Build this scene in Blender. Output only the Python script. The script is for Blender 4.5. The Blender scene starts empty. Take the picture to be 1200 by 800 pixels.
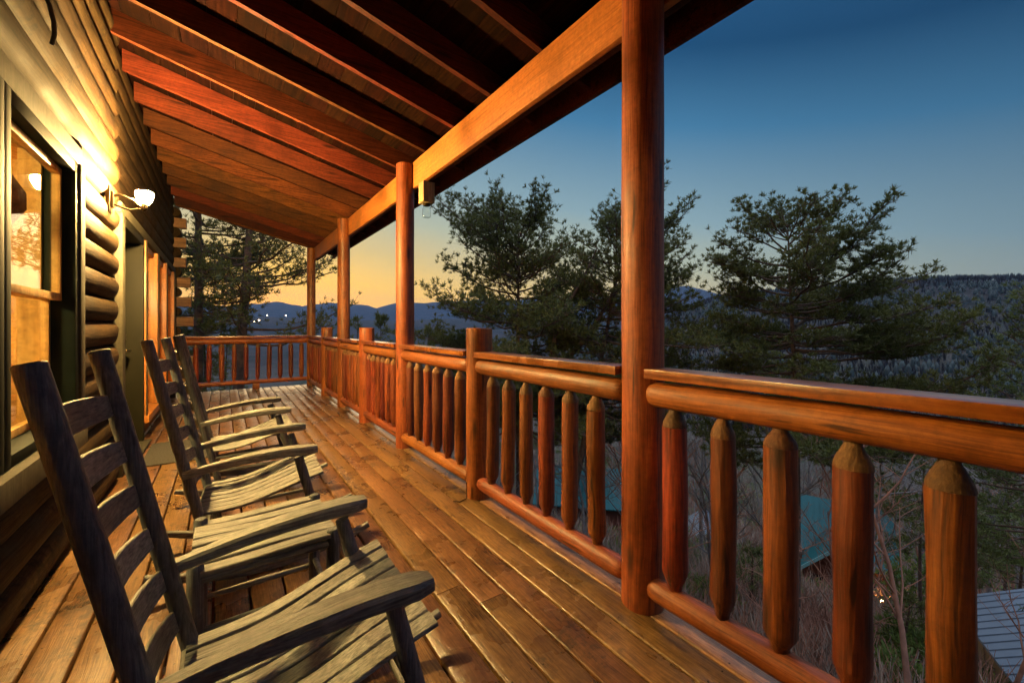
import bpy, math, random
import numpy as np
from mathutils import Vector, Matrix, noise as mn

R = math.radians
random.seed(7)
rng = np.random.default_rng(7)
scene = bpy.context.scene
col = scene.collection

# ------------------------------------------------------------------ helpers
F_PX = 482.0
YAW = R(35.12)
HC = 1.27                      # camera height above the deck
YH = 383.0                     # horizon row in the 1200x800 photograph
FW = (math.sin(YAW), math.cos(YAW))
RT = (math.cos(YAW), -math.sin(YAW))


def at(px, py, d):
    """world point seen at a pixel, at a depth along the view axis"""
    lat = (px - 600.0) / F_PX * d
    return Vector((FW[0] * d + RT[0] * lat, FW[1] * d + RT[1] * lat, HC + (YH - py) / F_PX * d))


def az_el(px, py):
    t = (px - 600.0) / F_PX
    return YAW + math.atan(t), (YH - py) / math.hypot(F_PX, px - 600.0)


def wloc(o):
    v = Vector((0, 0, 0))
    while o is not None:
        v = v + o.location
        o = o.parent
    return v


class MB:
    def __init__(s):
        s.v = []
        s.f = []

    def add(s, vs, fs):
        n = len(s.v)
        s.v.extend([tuple(p) for p in vs])
        s.f.extend([tuple(i + n for i in f) for f in fs])

    def box(s, x0, x1, y0, y1, z0, z1, b=0.0):
        if b <= 0:
            vs = [(x0, y0, z0), (x1, y0, z0), (x1, y1, z0), (x0, y1, z0), (x0, y0, z1), (x1, y0, z1), (x1, y1, z1), (x0, y1, z1)]
            fs = [(0, 3, 2, 1), (4, 5, 6, 7), (0, 1, 5, 4), (1, 2, 6, 5), (2, 3, 7, 6), (3, 0, 4, 7)]
            s.add(vs, fs)
            return
        import bmesh
        bm = bmesh.new()
        r = bmesh.ops.create_cube(bm, size=1.0)
        for v in r['verts']:
            v.co = Vector((x0 + (v.co.x + .5) * (x1 - x0), y0 + (v.co.y + .5) * (y1 - y0), z0 + (v.co.z + .5) * (z1 - z0)))
        bmesh.ops.bevel(bm, geom=list(bm.edges), offset=b, segments=2, affect='EDGES', profile=.6)
        bm.verts.index_update()
        s.add([v.co[:] for v in bm.verts], [[v.index for v in f.verts] for f in bm.faces])
        bm.free()

    def tube(s, pts, rad, n=12, cap=True, irr=0.0, seed=0.0, flat=1.0):
        """round bar through points with a radius at each; irr makes it hand hewn"""
        pts = [Vector(p) for p in pts]
        m = len(pts)
        if not isinstance(rad, (list, tuple)):
            rad = [rad] * m
        ref = None
        vs = []
        for i, p in enumerate(pts):
            a = pts[max(0, i - 1)]
            b = pts[min(m - 1, i + 1)]
            t = (b - a)
            t = t.normalized() if t.length > 1e-9 else Vector((0, 0, 1))
            if ref is None:
                ref = Vector((0, 1, 0)) if abs(t.y) < .8 else Vector((1, 0, 0))
            u = (ref - t * ref.dot(t)).normalized()
            w = t.cross(u)
            ref = u
            for k in range(n):
                th = 2 * math.pi * k / n
                rr = rad[i]
                if irr:
                    q = Vector((math.cos(th) * 1.3 + seed * 3.1, math.sin(th) * 1.3 - seed, (p - pts[0]).length * 3.0 + seed * 7.7))
                    rr *= 1 + irr * mn.noise(q) * 2
                vs.append(p + u * (rr * math.cos(th)) + w * (rr * math.sin(th) * flat))
        fs = []
        for i in range(m - 1):
            for k in range(n):
                a = i * n + k
                b = i * n + (k + 1) % n
                fs.append((a, b, b + n, a + n))
        if cap:
            fs.append(tuple(reversed(range(n))))
            fs.append(tuple(range((m - 1) * n, m * n)))
        s.add(vs, fs)

    def prism(s, prof, axis, a, b):
        """extrude a closed 2D outline along an axis ('x','y','z') between a and b"""
        n = len(prof)
        vs = []
        for t in (a, b):
            for (p, q) in prof:
                vs.append({'x': (t, p, q), 'y': (p, t, q), 'z': (p, q, t)}[axis])
        fs = [(k, (k + 1) % n, (k + 1) % n + n, k + n) for k in range(n)]
        fs.append(tuple(reversed(range(n))))
        fs.append(tuple(range(n, 2 * n)))
        s.add(vs, fs)

    def ribbon(s, pts, sides, th, up=Vector((0, 0, 1))):
        """board following pts; sides = half width vector at each point; th = thickness"""
        m = len(pts)
        vs = []
        for i in range(m):
            p = Vector(pts[i])
            sd = Vector(sides[i])
            a = Vector(pts[max(0, i - 1)])
            b = Vector(pts[min(m - 1, i + 1)])
            nrm = (b - a).cross(sd)
            nrm.normalize()
            if nrm.dot(up) < 0:
                nrm = -nrm
            t = th[i] if isinstance(th, (list, tuple)) else th
            c = min(t * .22, sd.length * .3)
            sn = sd.normalized()
            h = nrm * (t / 2)
            cn = nrm * c
            cs = sn * c
            vs += [p + sd - h + cn, p + sd + h - cn, p + sd - cs + h, p - sd + cs + h, p - sd + h - cn, p - sd - h + cn, p - sd + cs - h, p + sd - cs - h]
        fs = []
        for i in range(m - 1):
            for k in range(8):
                a = i * 8 + k
                b = i * 8 + (k + 1) % 8
                fs.append((a, b, b + 8, a + 8))
        fs.append(tuple(reversed(range(8))))
        fs.append(tuple(range((m - 1) * 8, m * 8)))
        s.add(vs, fs)

    def lathe(s, c, prof, n=20):
        vs = []
        for (r, z) in prof:
            for k in range(n):
                th = 2 * math.pi * k / n
                vs.append((c[0] + r * math.cos(th), c[1] + r * math.sin(th), c[2] + z))
        fs = []
        for i in range(len(prof) - 1):
            for k in range(n):
                a = i * n + k
                b = i * n + (k + 1) % n
                fs.append((a, b, b + n, a + n))
        fs.append(tuple(reversed(range(n))))
        fs.append(tuple(range((len(prof) - 1) * n, len(prof) * n)))
        s.add(vs, fs)

    def build(s, name, mat, parent=None, smooth=35.0):
        off = wloc(parent) if parent is not None else Vector((0, 0, 0))
        me = bpy.data.meshes.new(name)
        v = np.array(s.v, dtype=float).reshape(-1, 3) - np.array(off[:])
        me.from_pydata(v.tolist(), [], s.f)
        import bmesh
        bm = bmesh.new()
        bm.from_mesh(me)
        bmesh.ops.recalc_face_normals(bm, faces=bm.faces[:])
        bm.to_mesh(me)
        bm.free()
        if smooth:
            me.polygons.foreach_set('use_smooth', [True] * len(me.polygons))
            me.set_sharp_from_angle(angle=R(smooth))
        if mat:
            me.materials.append(mat)
        o = bpy.data.objects.new(name, me)
        col.objects.link(o)
        o.parent = parent
        return o


def raw(name, V, Fc, mat, parent=None, nv=3, smooth=False):
    """fast mesh from numpy arrays (triangles or quads)"""
    off = np.array(wloc(parent)[:]) if parent is not None else np.zeros(3)
    me = bpy.data.meshes.new(name)
    V = (np.asarray(V, dtype=np.float32) - off.astype(np.float32))
    Fc = np.asarray(Fc, dtype=np.int32)
    me.vertices.add(len(V))
    me.vertices.foreach_set('co', V.ravel())
    me.loops.add(Fc.size)
    me.loops.foreach_set('vertex_index', Fc.ravel())
    me.polygons.add(len(Fc))
    me.polygons.foreach_set('loop_start', np.arange(0, Fc.size, nv, dtype=np.int32))
    me.polygons.foreach_set('loop_total', np.full(len(Fc), nv, dtype=np.int32))
    me.update(calc_edges=True)
    if smooth:
        me.polygons.foreach_set('use_smooth', [True] * len(me.polygons))
    me.validate()
    if mat:
        me.materials.append(mat)
    o = bpy.data.objects.new(name, me)
    col.objects.link(o)
    o.parent = parent
    return o


def thing(name, label, cat, loc=(0, 0, 0), group=None):
    o = bpy.data.objects.new(name, None)
    o.empty_display_size = .2
    col.objects.link(o)
    o.location = loc
    return tag(o, label, cat, group)


def tag(o, label=None, cat=None, group=None, kind=None):
    if label:
        o['label'] = label
    if cat:
        o['category'] = cat
    if group:
        o['group'] = group
    if kind:
        o['kind'] = kind
    return o


def copy_tree(o, parent=None):
    c = o.copy()
    col.objects.link(c)
    c.parent = parent
    for ch in list(o.children):
        copy_tree(ch, c)
    return c


# ------------------------------------------------------------------ materials
class NT:
    def __init__(s, name):
        s.m = bpy.data.materials.new(name)
        s.m.use_nodes = True
        s.t = s.m.node_tree
        s.t.nodes.clear()
        s.out = s.n('ShaderNodeOutputMaterial')

    def n(s, typ, **kw):
        nd = s.t.nodes.new(typ)
        for k, v in kw.items():
            if k.startswith('i_'):
                key = k[2:].replace('_', ' ')
                nd.inputs[key].default_value = v
            else:
                setattr(nd, k, v)
        return nd

    def l(s, a, b):
        s.t.links.new(a, b)

    def ramp(s, fac, stops):
        r = s.n('ShaderNodeValToRGB')
        e = r.color_ramp.elements
        while len(e) < len(stops):
            e.new(.5)
        for el, (p, c) in zip(e, stops):
            el.position = p
            el.color = (c[0], c[1], c[2], 1) if not isinstance(c, (int, float)) else (c, c, c, 1)
        s.l(fac, r.inputs['Fac'])
        return r

    def mix(s, fac, a, b, blend='MIX'):
        m = s.n('ShaderNodeMix', data_type='RGBA', blend_type=blend)
        for sock, v in ((m.inputs['Factor'], fac), (m.inputs['A'], a), (m.inputs['B'], b)):
            if isinstance(v, (int, float)):
                sock.default_value = v
            elif isinstance(v, tuple):
                sock.default_value = (*v, 1)
            else:
                s.l(v, sock)
        return m.outputs['Result']


def wood(name, c_dark, c_mid, c_light, axis='z', grain=60.0, along=2.0, rough=.45, knots=.5, stain=0.0, stain_col=(.02, .015, .01), coat=0.0, bump=.35, vary=.25, rings=.5, island=False, spec=.5, checks=0.0):
    m = NT(name)
    tc = m.n('ShaderNodeTexCoord')
    oi = m.n('ShaderNodeObjectInfo')
    addv = m.n('ShaderNodeVectorMath', operation='MULTIPLY_ADD')
    cmb = m.n('ShaderNodeCombineXYZ')
    if island:
        rsrc = m.n('ShaderNodeNewGeometry').outputs['Random Per Island']
    else:
        rsrc = oi.outputs['Random']
    for k in 'XYZ':
        m.l(rsrc, cmb.inputs[k])
    m.l(cmb.outputs[0], addv.inputs[0])
    addv.inputs[1].default_value = (27.3, 41.1, 35.7)
    m.l(tc.outputs['Object'], addv.inputs[2])
    # warp so that the grain is not ruler straight
    wn = m.n('ShaderNodeTexNoise', i_Scale=2.2, i_Detail=2.0)
    m.l(addv.outputs[0], wn.inputs['Vector'])
    wv = m.n('ShaderNodeVectorMath', operation='MULTIPLY_ADD')
    m.l(wn.outputs['Color'], wv.inputs[0])
    wv.inputs[1].default_value = (.035, .035, .035)
    m.l(addv.outputs[0], wv.inputs[2])
    mp = m.n('ShaderNodeMapping')
    sc = {'x': (along, grain, grain), 'y': (grain, along, grain), 'z': (grain, grain, along)}[axis]
    mp.inputs['Scale'].default_value = sc
    m.l(wv.outputs[0], mp.inputs['Vector'])
    g = m.n('ShaderNodeTexNoise', i_Scale=1.0, i_Detail=5.0, i_Roughness=.62)
    m.l(mp.outputs[0], g.inputs['Vector'])
    # broad cathedral rings
    mp2 = m.n('ShaderNodeMapping')
    mp2.inputs['Scale'].default_value = tuple(v * (.14 if v == grain else .35) for v in sc)
    m.l(wv.outputs[0], mp2.inputs['Vector'])
    w2 = m.n('ShaderNodeTexNoise', i_Scale=1.0, i_Detail=1.0)
    m.l(mp2.outputs[0], w2.inputs['Vector'])
    mul = m.n('ShaderNodeMath', operation='MULTIPLY')
    m.l(w2.outputs['Fac'], mul.inputs[0])
    mul.inputs[1].default_value = 46.0
    sn = m.n('ShaderNodeMath', operation='SINE')
    m.l(mul.outputs[0], sn.inputs[0])
    sn2 = m.n('ShaderNodeMath', operation='MULTIPLY_ADD')
    m.l(sn.outputs[0], sn2.inputs[0])
    sn2.inputs[1].default_value = .22 * rings
    m.l(g.outputs['Fac'], sn2.inputs[2])
    rp = m.ramp(sn2.outputs[0], [(.28, c_dark), (.5, c_mid), (.74, c_light)])
    colr = rp.outputs['Color']
    # slow patches along the piece
    pt = m.n('ShaderNodeTexNoise', i_Scale=2.6, i_Detail=4.0, i_Roughness=.6)
    m.l(addv.outputs[0], pt.inputs['Vector'])
    pr = m.ramp(pt.outputs['Fac'], [(.32, .45), (.52, 1.0), (.72, 1.3)])
    colr = m.mix(.8, colr, pr.outputs['Color'], 'MULTIPLY')
    mo = m.n('ShaderNodeTexNoise', i_Scale=34.0, i_Detail=5.0, i_Roughness=.7)
    m.l(addv.outputs[0], mo.inputs['Vector'])
    mr_ = m.ramp(mo.outputs['Fac'], [(.30, .55), (.5, 1.0), (.72, 1.35)])
    colr = m.mix(.6, colr, mr_.outputs['Color'], 'MULTIPLY')
    if knots:
        mk = m.n('ShaderNodeMapping')
        mk.inputs['Scale'].default_value = {'x': (1.6, 7, 7), 'y': (7, 1.6, 7), 'z': (7, 7, 1.6)}[axis]
        m.l(addv.outputs[0], mk.inputs['Vector'])
        vo = m.n('ShaderNodeTexVoronoi', i_Scale=1.0)
        m.l(mk.outputs[0], vo.inputs['Vector'])
        kr = m.ramp(vo.outputs['Distance'], [(.06, 1.0), (.17, 0.0)])
        km = m.n('ShaderNodeMath', operation='MULTIPLY')
        m.l(kr.outputs['Color'], km.inputs[0])
        km.inputs[1].default_value = knots
        colr = m.mix(km.outputs[0], colr, tuple(c * .3 for c in c_dark))
    if checks:
        mc = m.n('ShaderNodeMapping')
        mc.inputs['Scale'].default_value = {'x': (along * .55, 26, 26), 'y': (26, along * .55, 26), 'z': (26, 26, along * .55)}[axis]
        m.l(wv.outputs[0], mc.inputs['Vector'])
        cn_ = m.n('ShaderNodeTexNoise', i_Scale=1.0, i_Detail=2.0)
        m.l(mc.outputs[0], cn_.inputs['Vector'])
        crp = m.ramp(cn_.outputs['Fac'], [(.655, 0.0), (.69, checks)])
        colr = m.mix(crp.outputs['Color'], colr, tuple(c * .22 for c in c_dark))
    if stain:
        st = m.n('ShaderNodeTexNoise', i_Scale=26.0, i_Detail=5.0, i_Roughness=.7)
        m.l(addv.outputs[0], st.inputs['Vector'])
        st2 = m.n('ShaderNodeTexNoise', i_Scale=3.1, i_Detail=2.0)
        m.l(addv.outputs[0], st2.inputs['Vector'])
        ms = m.n('ShaderNodeMath', operation='MULTIPLY')
        m.l(st.outputs['Fac'], ms.inputs[0])
        m.l(st2.outputs['Fac'], ms.inputs[1])
        sr = m.ramp(ms.outputs[0], [(.30, 0.0), (.40, stain)])
        colr = m.mix(sr.outputs['Color'], colr, stain_col)
    # piece to piece difference
    vr = m.n('ShaderNodeMapRange')
    m.l(rsrc, vr.inputs['Value'])
    vr.inputs['To Min'].default_value = 1 - vary
    vr.inputs['To Max'].default_value = 1 + vary
    hv = m.n('ShaderNodeHueSaturation')
    m.l(vr.outputs[0], hv.inputs['Value'])
    m.l(colr, hv.inputs['Color'])
    fr_ = m.n('ShaderNodeMath', operation='MULTIPLY')
    m.l(rsrc, fr_.inputs[0])
    fr_.inputs[1].default_value = 17.31
    fr2 = m.n('ShaderNodeMath', operation='FRACT')
    m.l(fr_.outputs[0], fr2.inputs[0])
    hr = m.n('ShaderNodeMapRange')
    m.l(fr2.outputs[0], hr.inputs['Value'])
    hr.inputs['To Min'].default_value = .5 - vary * .05
    hr.inputs['To Max'].default_value = .5 + vary * .05
    m.l(hr.outputs[0], hv.inputs['Hue'])
    bs = m.n('ShaderNodeBsdfPrincipled')
    bs.inputs['Specular IOR Level'].default_value = spec
    m.l(hv.outputs[0], bs.inputs['Base Color'])
    rr = m.ramp(pt.outputs['Fac'], [(.3, max(.05, rough - .12)), (.7, min(1, rough + .15))])
    m.l(rr.outputs['Color'], bs.inputs['Roughness'])
    bs.inputs['Coat Weight'].default_value = coat
    bs.inputs['Coat Roughness'].default_value = .25
    bp = m.n('ShaderNodeBump', i_Strength=bump, i_Distance=.006)
    m.l(sn2.outputs[0], bp.inputs['Height'])
    m.l(bp.outputs[0], bs.inputs['Normal'])
    m.l(bs.outputs[0], m.out.inputs['Surface'])
    return m.m


def plain(name, c, rough=.5, metal=0.0, var=.15, scale=12.0, bump=0.0, spec=.5):
    m = NT(name)
    tc = m.n('ShaderNodeTexCoord')
    ns = m.n('ShaderNodeTexNoise', i_Scale=scale, i_Detail=4.0)
    m.l(tc.outputs['Object'], ns.inputs['Vector'])
    rp = m.ramp(ns.outputs['Fac'], [(.3, tuple(x * (1 - var) for x in c)), (.7, tuple(min(1, x * (1 + var)) for x in c))])
    bs = m.n('ShaderNodeBsdfPrincipled', i_Roughness=rough, i_Metallic=metal)
    bs.inputs['Specular IOR Level'].default_value = spec
    m.l(rp.outputs[0], bs.inputs['Base Color'])
    if bump:
        bp = m.n('ShaderNodeBump', i_Strength=bump, i_Distance=.01)
        m.l(ns.outputs['Fac'], bp.inputs['Height'])
        m.l(bp.outputs[0], bs.inputs['Normal'])
    m.l(bs.outputs[0], m.out.inputs['Surface'])
    return m.m


def emit(name, c, s):
    m = NT(name)
    e = m.n('ShaderNodeEmission')
    e.inputs['Color'].default_value = (*c, 1)
    e.inputs['Strength'].default_value = s
    m.l(e.outputs[0], m.out.inputs['Surface'])
    return m.m


def glass(name, tint=(.93, .96, .95), boost=1.0):
    m = NT(name)
    lw = m.n('ShaderNodeLayerWeight', i_Blend=.5)
    pw = m.n('ShaderNodeMath', operation='POWER')
    m.l(lw.outputs['Facing'], pw.inputs[0])
    pw.inputs[1].default_value = 5.0
    mu = m.n('ShaderNodeMath', operation='MULTIPLY_ADD', use_clamp=True)
    m.l(pw.outputs[0], mu.inputs[0])
    mu.inputs[1].default_value = .9 * boost
    mu.inputs[2].default_value = .04 * boost
    tr = m.n('ShaderNodeBsdfTransparent')
    tr.inputs['Color'].default_value = (*tint, 1)
    gl = m.n('ShaderNodeBsdfGlossy', i_Roughness=.015)
    mx = m.n('ShaderNodeMixShader')
    m.l(mu.outputs[0], mx.inputs[0])
    m.l(tr.outputs[0], mx.inputs[1])
    m.l(gl.outputs[0], mx.inputs[2])
    m.l(mx.outputs[0], m.out.inputs['Surface'])
    return m.m


def leafy(name, c1, c2, rough=.6, trans=.25, scale=.9):
    m = NT(name)
    tc = m.n('ShaderNodeTexCoord')
    geo = m.n('ShaderNodeNewGeometry')
    ns = m.n('ShaderNodeTexNoise', i_Scale=scale, i_Detail=3.0)
    m.l(tc.outputs['Object'], ns.inputs['Vector'])
    rp = m.ramp(ns.outputs['Fac'], [(.35, c1), (.65, c2)])
    vr = m.n('ShaderNodeMapRange')
    m.l(geo.outputs['Random Per Island'], vr.inputs['Value'])
    vr.inputs['To Min'].default_value = .6
    vr.inputs['To Max'].default_value = 1.45
    hv = m.n('ShaderNodeHueSaturation')
    m.l(vr.outputs[0], hv.inputs['Value'])
    m.l(rp.outputs[0], hv.inputs['Color'])
    bs = m.n('ShaderNodeBsdfPrincipled', i_Roughness=rough)
    m.l(hv.outputs[0], bs.inputs['Base Color'])
    if trans:
        t = m.n('ShaderNodeBsdfTranslucent')
        m.l(hv.outputs[0], t.inputs['Color'])
        mx = m.n('ShaderNodeMixShader')
        mx.inputs[0].default_value = trans
        m.l(bs.outputs[0], mx.inputs[1])
        m.l(t.outputs[0], mx.inputs[2])
        m.l(mx.outputs[0], m.out.inputs['Surface'])
    else:
        m.l(bs.outputs[0], m.out.inputs['Surface'])
    return m.m


STA = ((.09, .018, .004), (.25, .062, .010), (.36, .112, .020))       # orange stained log
M = {}
for ax in 'xyz':
    M['stain_' + ax] = wood('stained_log_wood_' + ax, *STA, axis=ax, grain=135, along=3.0, rough=.5, knots=.9, coat=.05, bump=.4, vary=.2, rings=.12, checks=.8)
M['balust'] = wood('red_stained_baluster_wood', (.045, .008, .002), (.16, .028, .0045), (.25, .055, .009), axis='z', grain=120, along=4.0, rough=.5, knots=.9, coat=.04, bump=.6, vary=.35, rings=.15, checks=.8)
M['cap'] = wood('varnished_cap_board', *STA, axis='y', grain=46, along=2.0, rough=.3, knots=.3, coat=.8, bump=.15, vary=.15, rings=.2)
M['cap_x'] = wood('varnished_end_cap_board', *STA, axis='x', grain=46, along=2.0, rough=.3, knots=.3, coat=.8, bump=.15, vary=.15, rings=.2)
M['raw_end'] = wood('peeled_tip_wood', (.08, .028, .008), (.145, .058, .018), (.22, .105, .036), axis='z', grain=90, along=40, rough=.7, knots=0, bump=.9, rings=.1)
M['beam'] = wood('beam_wood', (.34, .11, .017), (.46, .155, .025), (.54, .21, .04), axis='y', grain=90, along=2.0, rough=.55, knots=.3, bump=.15, vary=.08, rings=.15, checks=.3)
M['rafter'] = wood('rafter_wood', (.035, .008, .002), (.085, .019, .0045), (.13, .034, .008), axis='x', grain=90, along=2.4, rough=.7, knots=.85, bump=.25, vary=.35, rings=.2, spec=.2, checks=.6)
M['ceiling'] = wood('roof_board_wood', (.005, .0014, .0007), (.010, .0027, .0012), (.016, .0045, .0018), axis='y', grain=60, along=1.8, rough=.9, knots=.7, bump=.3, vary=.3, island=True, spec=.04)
M['deck'] = wood('deck_board_wood', (.10, .046, .017), (.20, .10, .038), (.29, .16, .062), axis='y', grain=190, along=7.0, rough=.31, knots=.22, stain=.8, stain_col=(.05, .034, .022), coat=.15, bump=.4, vary=.2, rings=.28, island=True, checks=.6)
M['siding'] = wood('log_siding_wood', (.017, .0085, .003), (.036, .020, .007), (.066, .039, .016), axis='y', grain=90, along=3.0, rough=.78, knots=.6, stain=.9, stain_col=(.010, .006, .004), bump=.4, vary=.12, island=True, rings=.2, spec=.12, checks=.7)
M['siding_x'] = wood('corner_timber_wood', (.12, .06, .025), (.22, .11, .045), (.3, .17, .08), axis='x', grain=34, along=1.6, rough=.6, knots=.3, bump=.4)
M['trim'] = wood('pale_trim_wood', (.045, .040, .026), (.064, .056, .038), (.08, .072, .05), axis='z', grain=110, along=3, rough=.7, knots=0, bump=.15, vary=.08, rings=.1, spec=.15)
M['jamb'] = wood('orange_jamb_wood', (.30, .09, .015), (.42, .135, .022), (.50, .19, .04), axis='z', grain=40, along=1.3, rough=.45, knots=.3, bump=.15, vary=.1, rings=.2)
M['boxwood'] = wood('raw_box_wood', (.20, .15, .07), (.32, .25, .12), (.42, .33, .18), axis='z', grain=90, along=3, rough=.7, knots=.5, bump=.2, rings=.1)
M['casing'] = plain('dark_green_casing', (.008, .014, .011), .7, 0, .2, spec=.12)
M['doorgreen'] = plain('olive_door_paint', (.012, .011, .005), .6, 0, .15, 5, spec=.15)
M['pine'] = wood('yellow_pine_panel', (.42, .22, .05), (.62, .36, .10), (.72, .46, .15), axis='z', grain=26, along=1.0, rough=.5, knots=.6, bump=.15, vary=.05)
for ax in 'xyz':
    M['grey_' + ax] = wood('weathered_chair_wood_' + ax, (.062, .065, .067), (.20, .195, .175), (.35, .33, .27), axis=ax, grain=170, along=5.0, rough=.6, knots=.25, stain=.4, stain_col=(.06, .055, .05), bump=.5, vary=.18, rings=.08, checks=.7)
M['grey_z'] = wood('shaded_weathered_post_wood', (.035, .038, .045), (.10, .105, .115), (.19, .185, .18), axis='z', grain=170, along=5.0, rough=.6, knots=.3, stain=.4, stain_col=(.03, .03, .035), bump=.5, vary=.18, rings=.08, checks=.7)  # weathered chair wood, darkened and blued to paint in the backlit posts' shade
M['bark'] = plain('pine_bark', (.10, .055, .035), .9, 0, .45, 9, .8)
M['twig'] = plain('grey_twig_bark', (.20, .165, .15), .9, 0, .3, 5)
M['brushtwig'] = plain('dry_brush', (.27, .19, .14), .9, 0, .4, 3)
M['redtwig'] = plain('reddish_twig_bark', (.30, .13, .08), .8, 0, .3, 5)
M['needle'] = leafy('pine_needles', (.095, .10, .022), (.14, .135, .032), trans=.4)
M['needle2'] = leafy('pine_needles_yellowish', (.11, .13, .032), (.15, .165, .045), trans=.4)
M['shrub'] = leafy('shrub_leaves', (.12, .16, .03), (.18, .22, .05), trans=.45)
M['farpine'] = leafy('far_evergreen', (.012, .021, .017), (.019, .030, .025), trans=0)
M['farwood'] = plain('far_leafless_wood', (.040, .030, .030), .9, 0, .4, .02)
M['iron'] = plain('dark_bronze_iron', (.05, .035, .02), .35, .9, .2)
M['black'] = plain('black_rubber_cable', (.01, .01, .01), .5)
M['mat'] = plain('doormat_fibre', (.06, .055, .045), .95, 0, .35, 60, .6)
M['glass'] = glass('window_glass')
M['jar'] = glass('jar_glass', (.95, .97, .96), 1.6)
M['lampglass'] = emit('lit_lamp_glass', (1, .63, .205), 8000)
M['roomlamp'] = emit('lit_room_lamp', (1, .68, .24), 480)
M['roomlamp2'] = emit('lit_hall_lamp', (1, .60, .20), 110)
M['wicker'] = plain('woven_brown_shade', (.13, .06, .03), .8, 0, .5, 40, .8)
M['teal'] = plain('teal_metal_roof', (.004, .07, .075), .55, .0, .15, .7, spec=.25)
M['tealtrim'] = plain('pale_teal_trim', (.2, .42, .42), .5)
M['redwall'] = plain('red_brown_cabin_wall', (.15, .035, .018), .7, 0, .25, 1.5)
M['greyroof'] = plain('grey_metal_roof', (.20, .23, .27), .35, .3, .12, .6)
M['whitewall'] = plain('white_painted_wall', (.62, .58, .5), .7, 0, .1, 1)
M['porchwood'] = plain('pale_rail_wood', (.33, .20, .10), .7, 0, .2, 2)
M['darkwin'] = plain('dark_window', (.012, .014, .018), .15)
M['houselight'] = emit('lit_far_windows', (1, .72, .42), 22)
M['cabinlight'] = emit('lit_porch_bulb', (1, .42, .10), 900)
M['rubber'] = M['black']

# ------------------------------------------------------------------ terrain
FAR = [(150, 361), (200, 360), (280, 358), (326, 354), (354, 359), (385, 355), (430, 358), (441, 361), (463, 356), (495, 355), (560, 352), (650, 350), (740, 346), (780, 338), (805, 335), (847, 346), (900, 356), (1000, 366), (1100, 372)]
MID = [(150, 382), (200, 381), (230, 379), (262, 375), (310, 371), (350, 373), (440, 376), (520, 374), (620, 371), (760, 365), (860, 368), (1000, 376)]
NEAR = [(640, 425), (700, 406), (760, 384), (800, 364), (835, 351), (870, 346), (930, 342), (1000, 338), (1050, 333), (1080, 330.5), (1130, 329), (1200, 329), (1300, 322)]


def table(pts):
    a = [az_el(*p) for p in pts]
    return np.array([q[0] for q in a]), np.array([q[1] for q in a])


TF, TM, TN = table(FAR), table(MID), table(NEAR)


def fbm(x, y, sc, oct=4, seed=0.0):
    v = 0.0
    a = 1.0
    for k in range(oct):
        v += a * mn.noise(Vector((x * sc + seed, y * sc - seed * 1.7, seed * .37 + k * 3.3)))
        sc *= 2.0
        a *= .5
    return v


def sm(t):
    t = min(1.0, max(0.0, t))
    return t * t * (3 - 2 * t)


RN, RM, RF = 1150.0, 3600.0, 8000.0


def ground(x, y):
    r = math.hypot(x, y)
    az = math.atan2(x, y)
    k = .15 + .27 * math.cos(az - R(66))
    if k > 0:
        zb = -3.6 - 60 * (1 - math.exp(-k * r / 60))
    else:
        zb = -3.6 + 60 * (1 - math.exp(k * r / 60))
    zb += fbm(x, y, .02, 3, 4.0) * min(4.0, r * .018)
    z = zb
    # the wooded ridge across the valley, two ranges behind it
    for (T, rc, a0, w2) in ((TN, RN, 150.0, 900.0), (TM, RM, 1300.0, 1500.0), (TF, RF, 4300.0, 2200.0)):
        el = float(np.interp(az, T[0], T[1]))
        wob = fbm(az * 40, rc * .001, 1.0, 4, rc * .01) * .0016
        crest = HC + (el + wob) * rc
        if r < rc:
            b = sm((r - a0) / (rc - a0)) ** 1.15
        else:
            b = 1 - sm((r - rc) / w2)
        ribs = fbm(x, y, 1.6 / rc * 2.2, 4, rc * .003) * .10 * rc * .12 * math.sin(math.pi * min(1, b)) if b > 0 else 0
        zz = -66 + (crest + 66) * b + ribs
        z = max(z, zz)
    return z


m = NT('hillside_ground')
tc = m.n('ShaderNodeTexCoord')
n1 = m.n('ShaderNodeTexNoise', i_Scale=.02, i_Detail=9.0, i_Roughness=.72)
n2 = m.n('ShaderNodeTexNoise', i_Scale=.9, i_Detail=8.0, i_Roughness=.75)
n3 = m.n('ShaderNodeTexNoise', i_Scale=.005, i_Detail=6.0)
for q in (n1, n2, n3):
    m.l(tc.outputs['Object'], q.inputs['Vector'])
ra = m.ramp(n1.outputs['Fac'], [(.36, (.05, .07, .032)), (.47, (.14, .11, .085)), (.62, (.24, .175, .135))])
rb = m.ramp(n2.outputs['Fac'], [(.3, .35), (.5, .9), (.7, 1.6)])
rc_ = m.ramp(n3.outputs['Fac'], [(.42, (.045, .068, .042)), (.58, (.15, .125, .118))])
c0 = m.mix(.45, ra.outputs[0], rc_.outputs[0])
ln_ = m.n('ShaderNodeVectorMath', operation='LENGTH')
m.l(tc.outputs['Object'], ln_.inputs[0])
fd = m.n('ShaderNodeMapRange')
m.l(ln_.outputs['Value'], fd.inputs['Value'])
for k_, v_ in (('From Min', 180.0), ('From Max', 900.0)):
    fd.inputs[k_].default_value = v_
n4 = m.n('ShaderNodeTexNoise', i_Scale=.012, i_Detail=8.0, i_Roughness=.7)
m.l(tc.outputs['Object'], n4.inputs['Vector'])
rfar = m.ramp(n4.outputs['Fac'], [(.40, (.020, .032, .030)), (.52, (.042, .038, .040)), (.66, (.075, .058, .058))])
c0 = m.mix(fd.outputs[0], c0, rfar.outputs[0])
c1 = m.mix(.9, c0, rb.outputs[0], 'MULTIPLY')
bs = m.n('ShaderNodeBsdfPrincipled', i_Roughness=.95)
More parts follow.
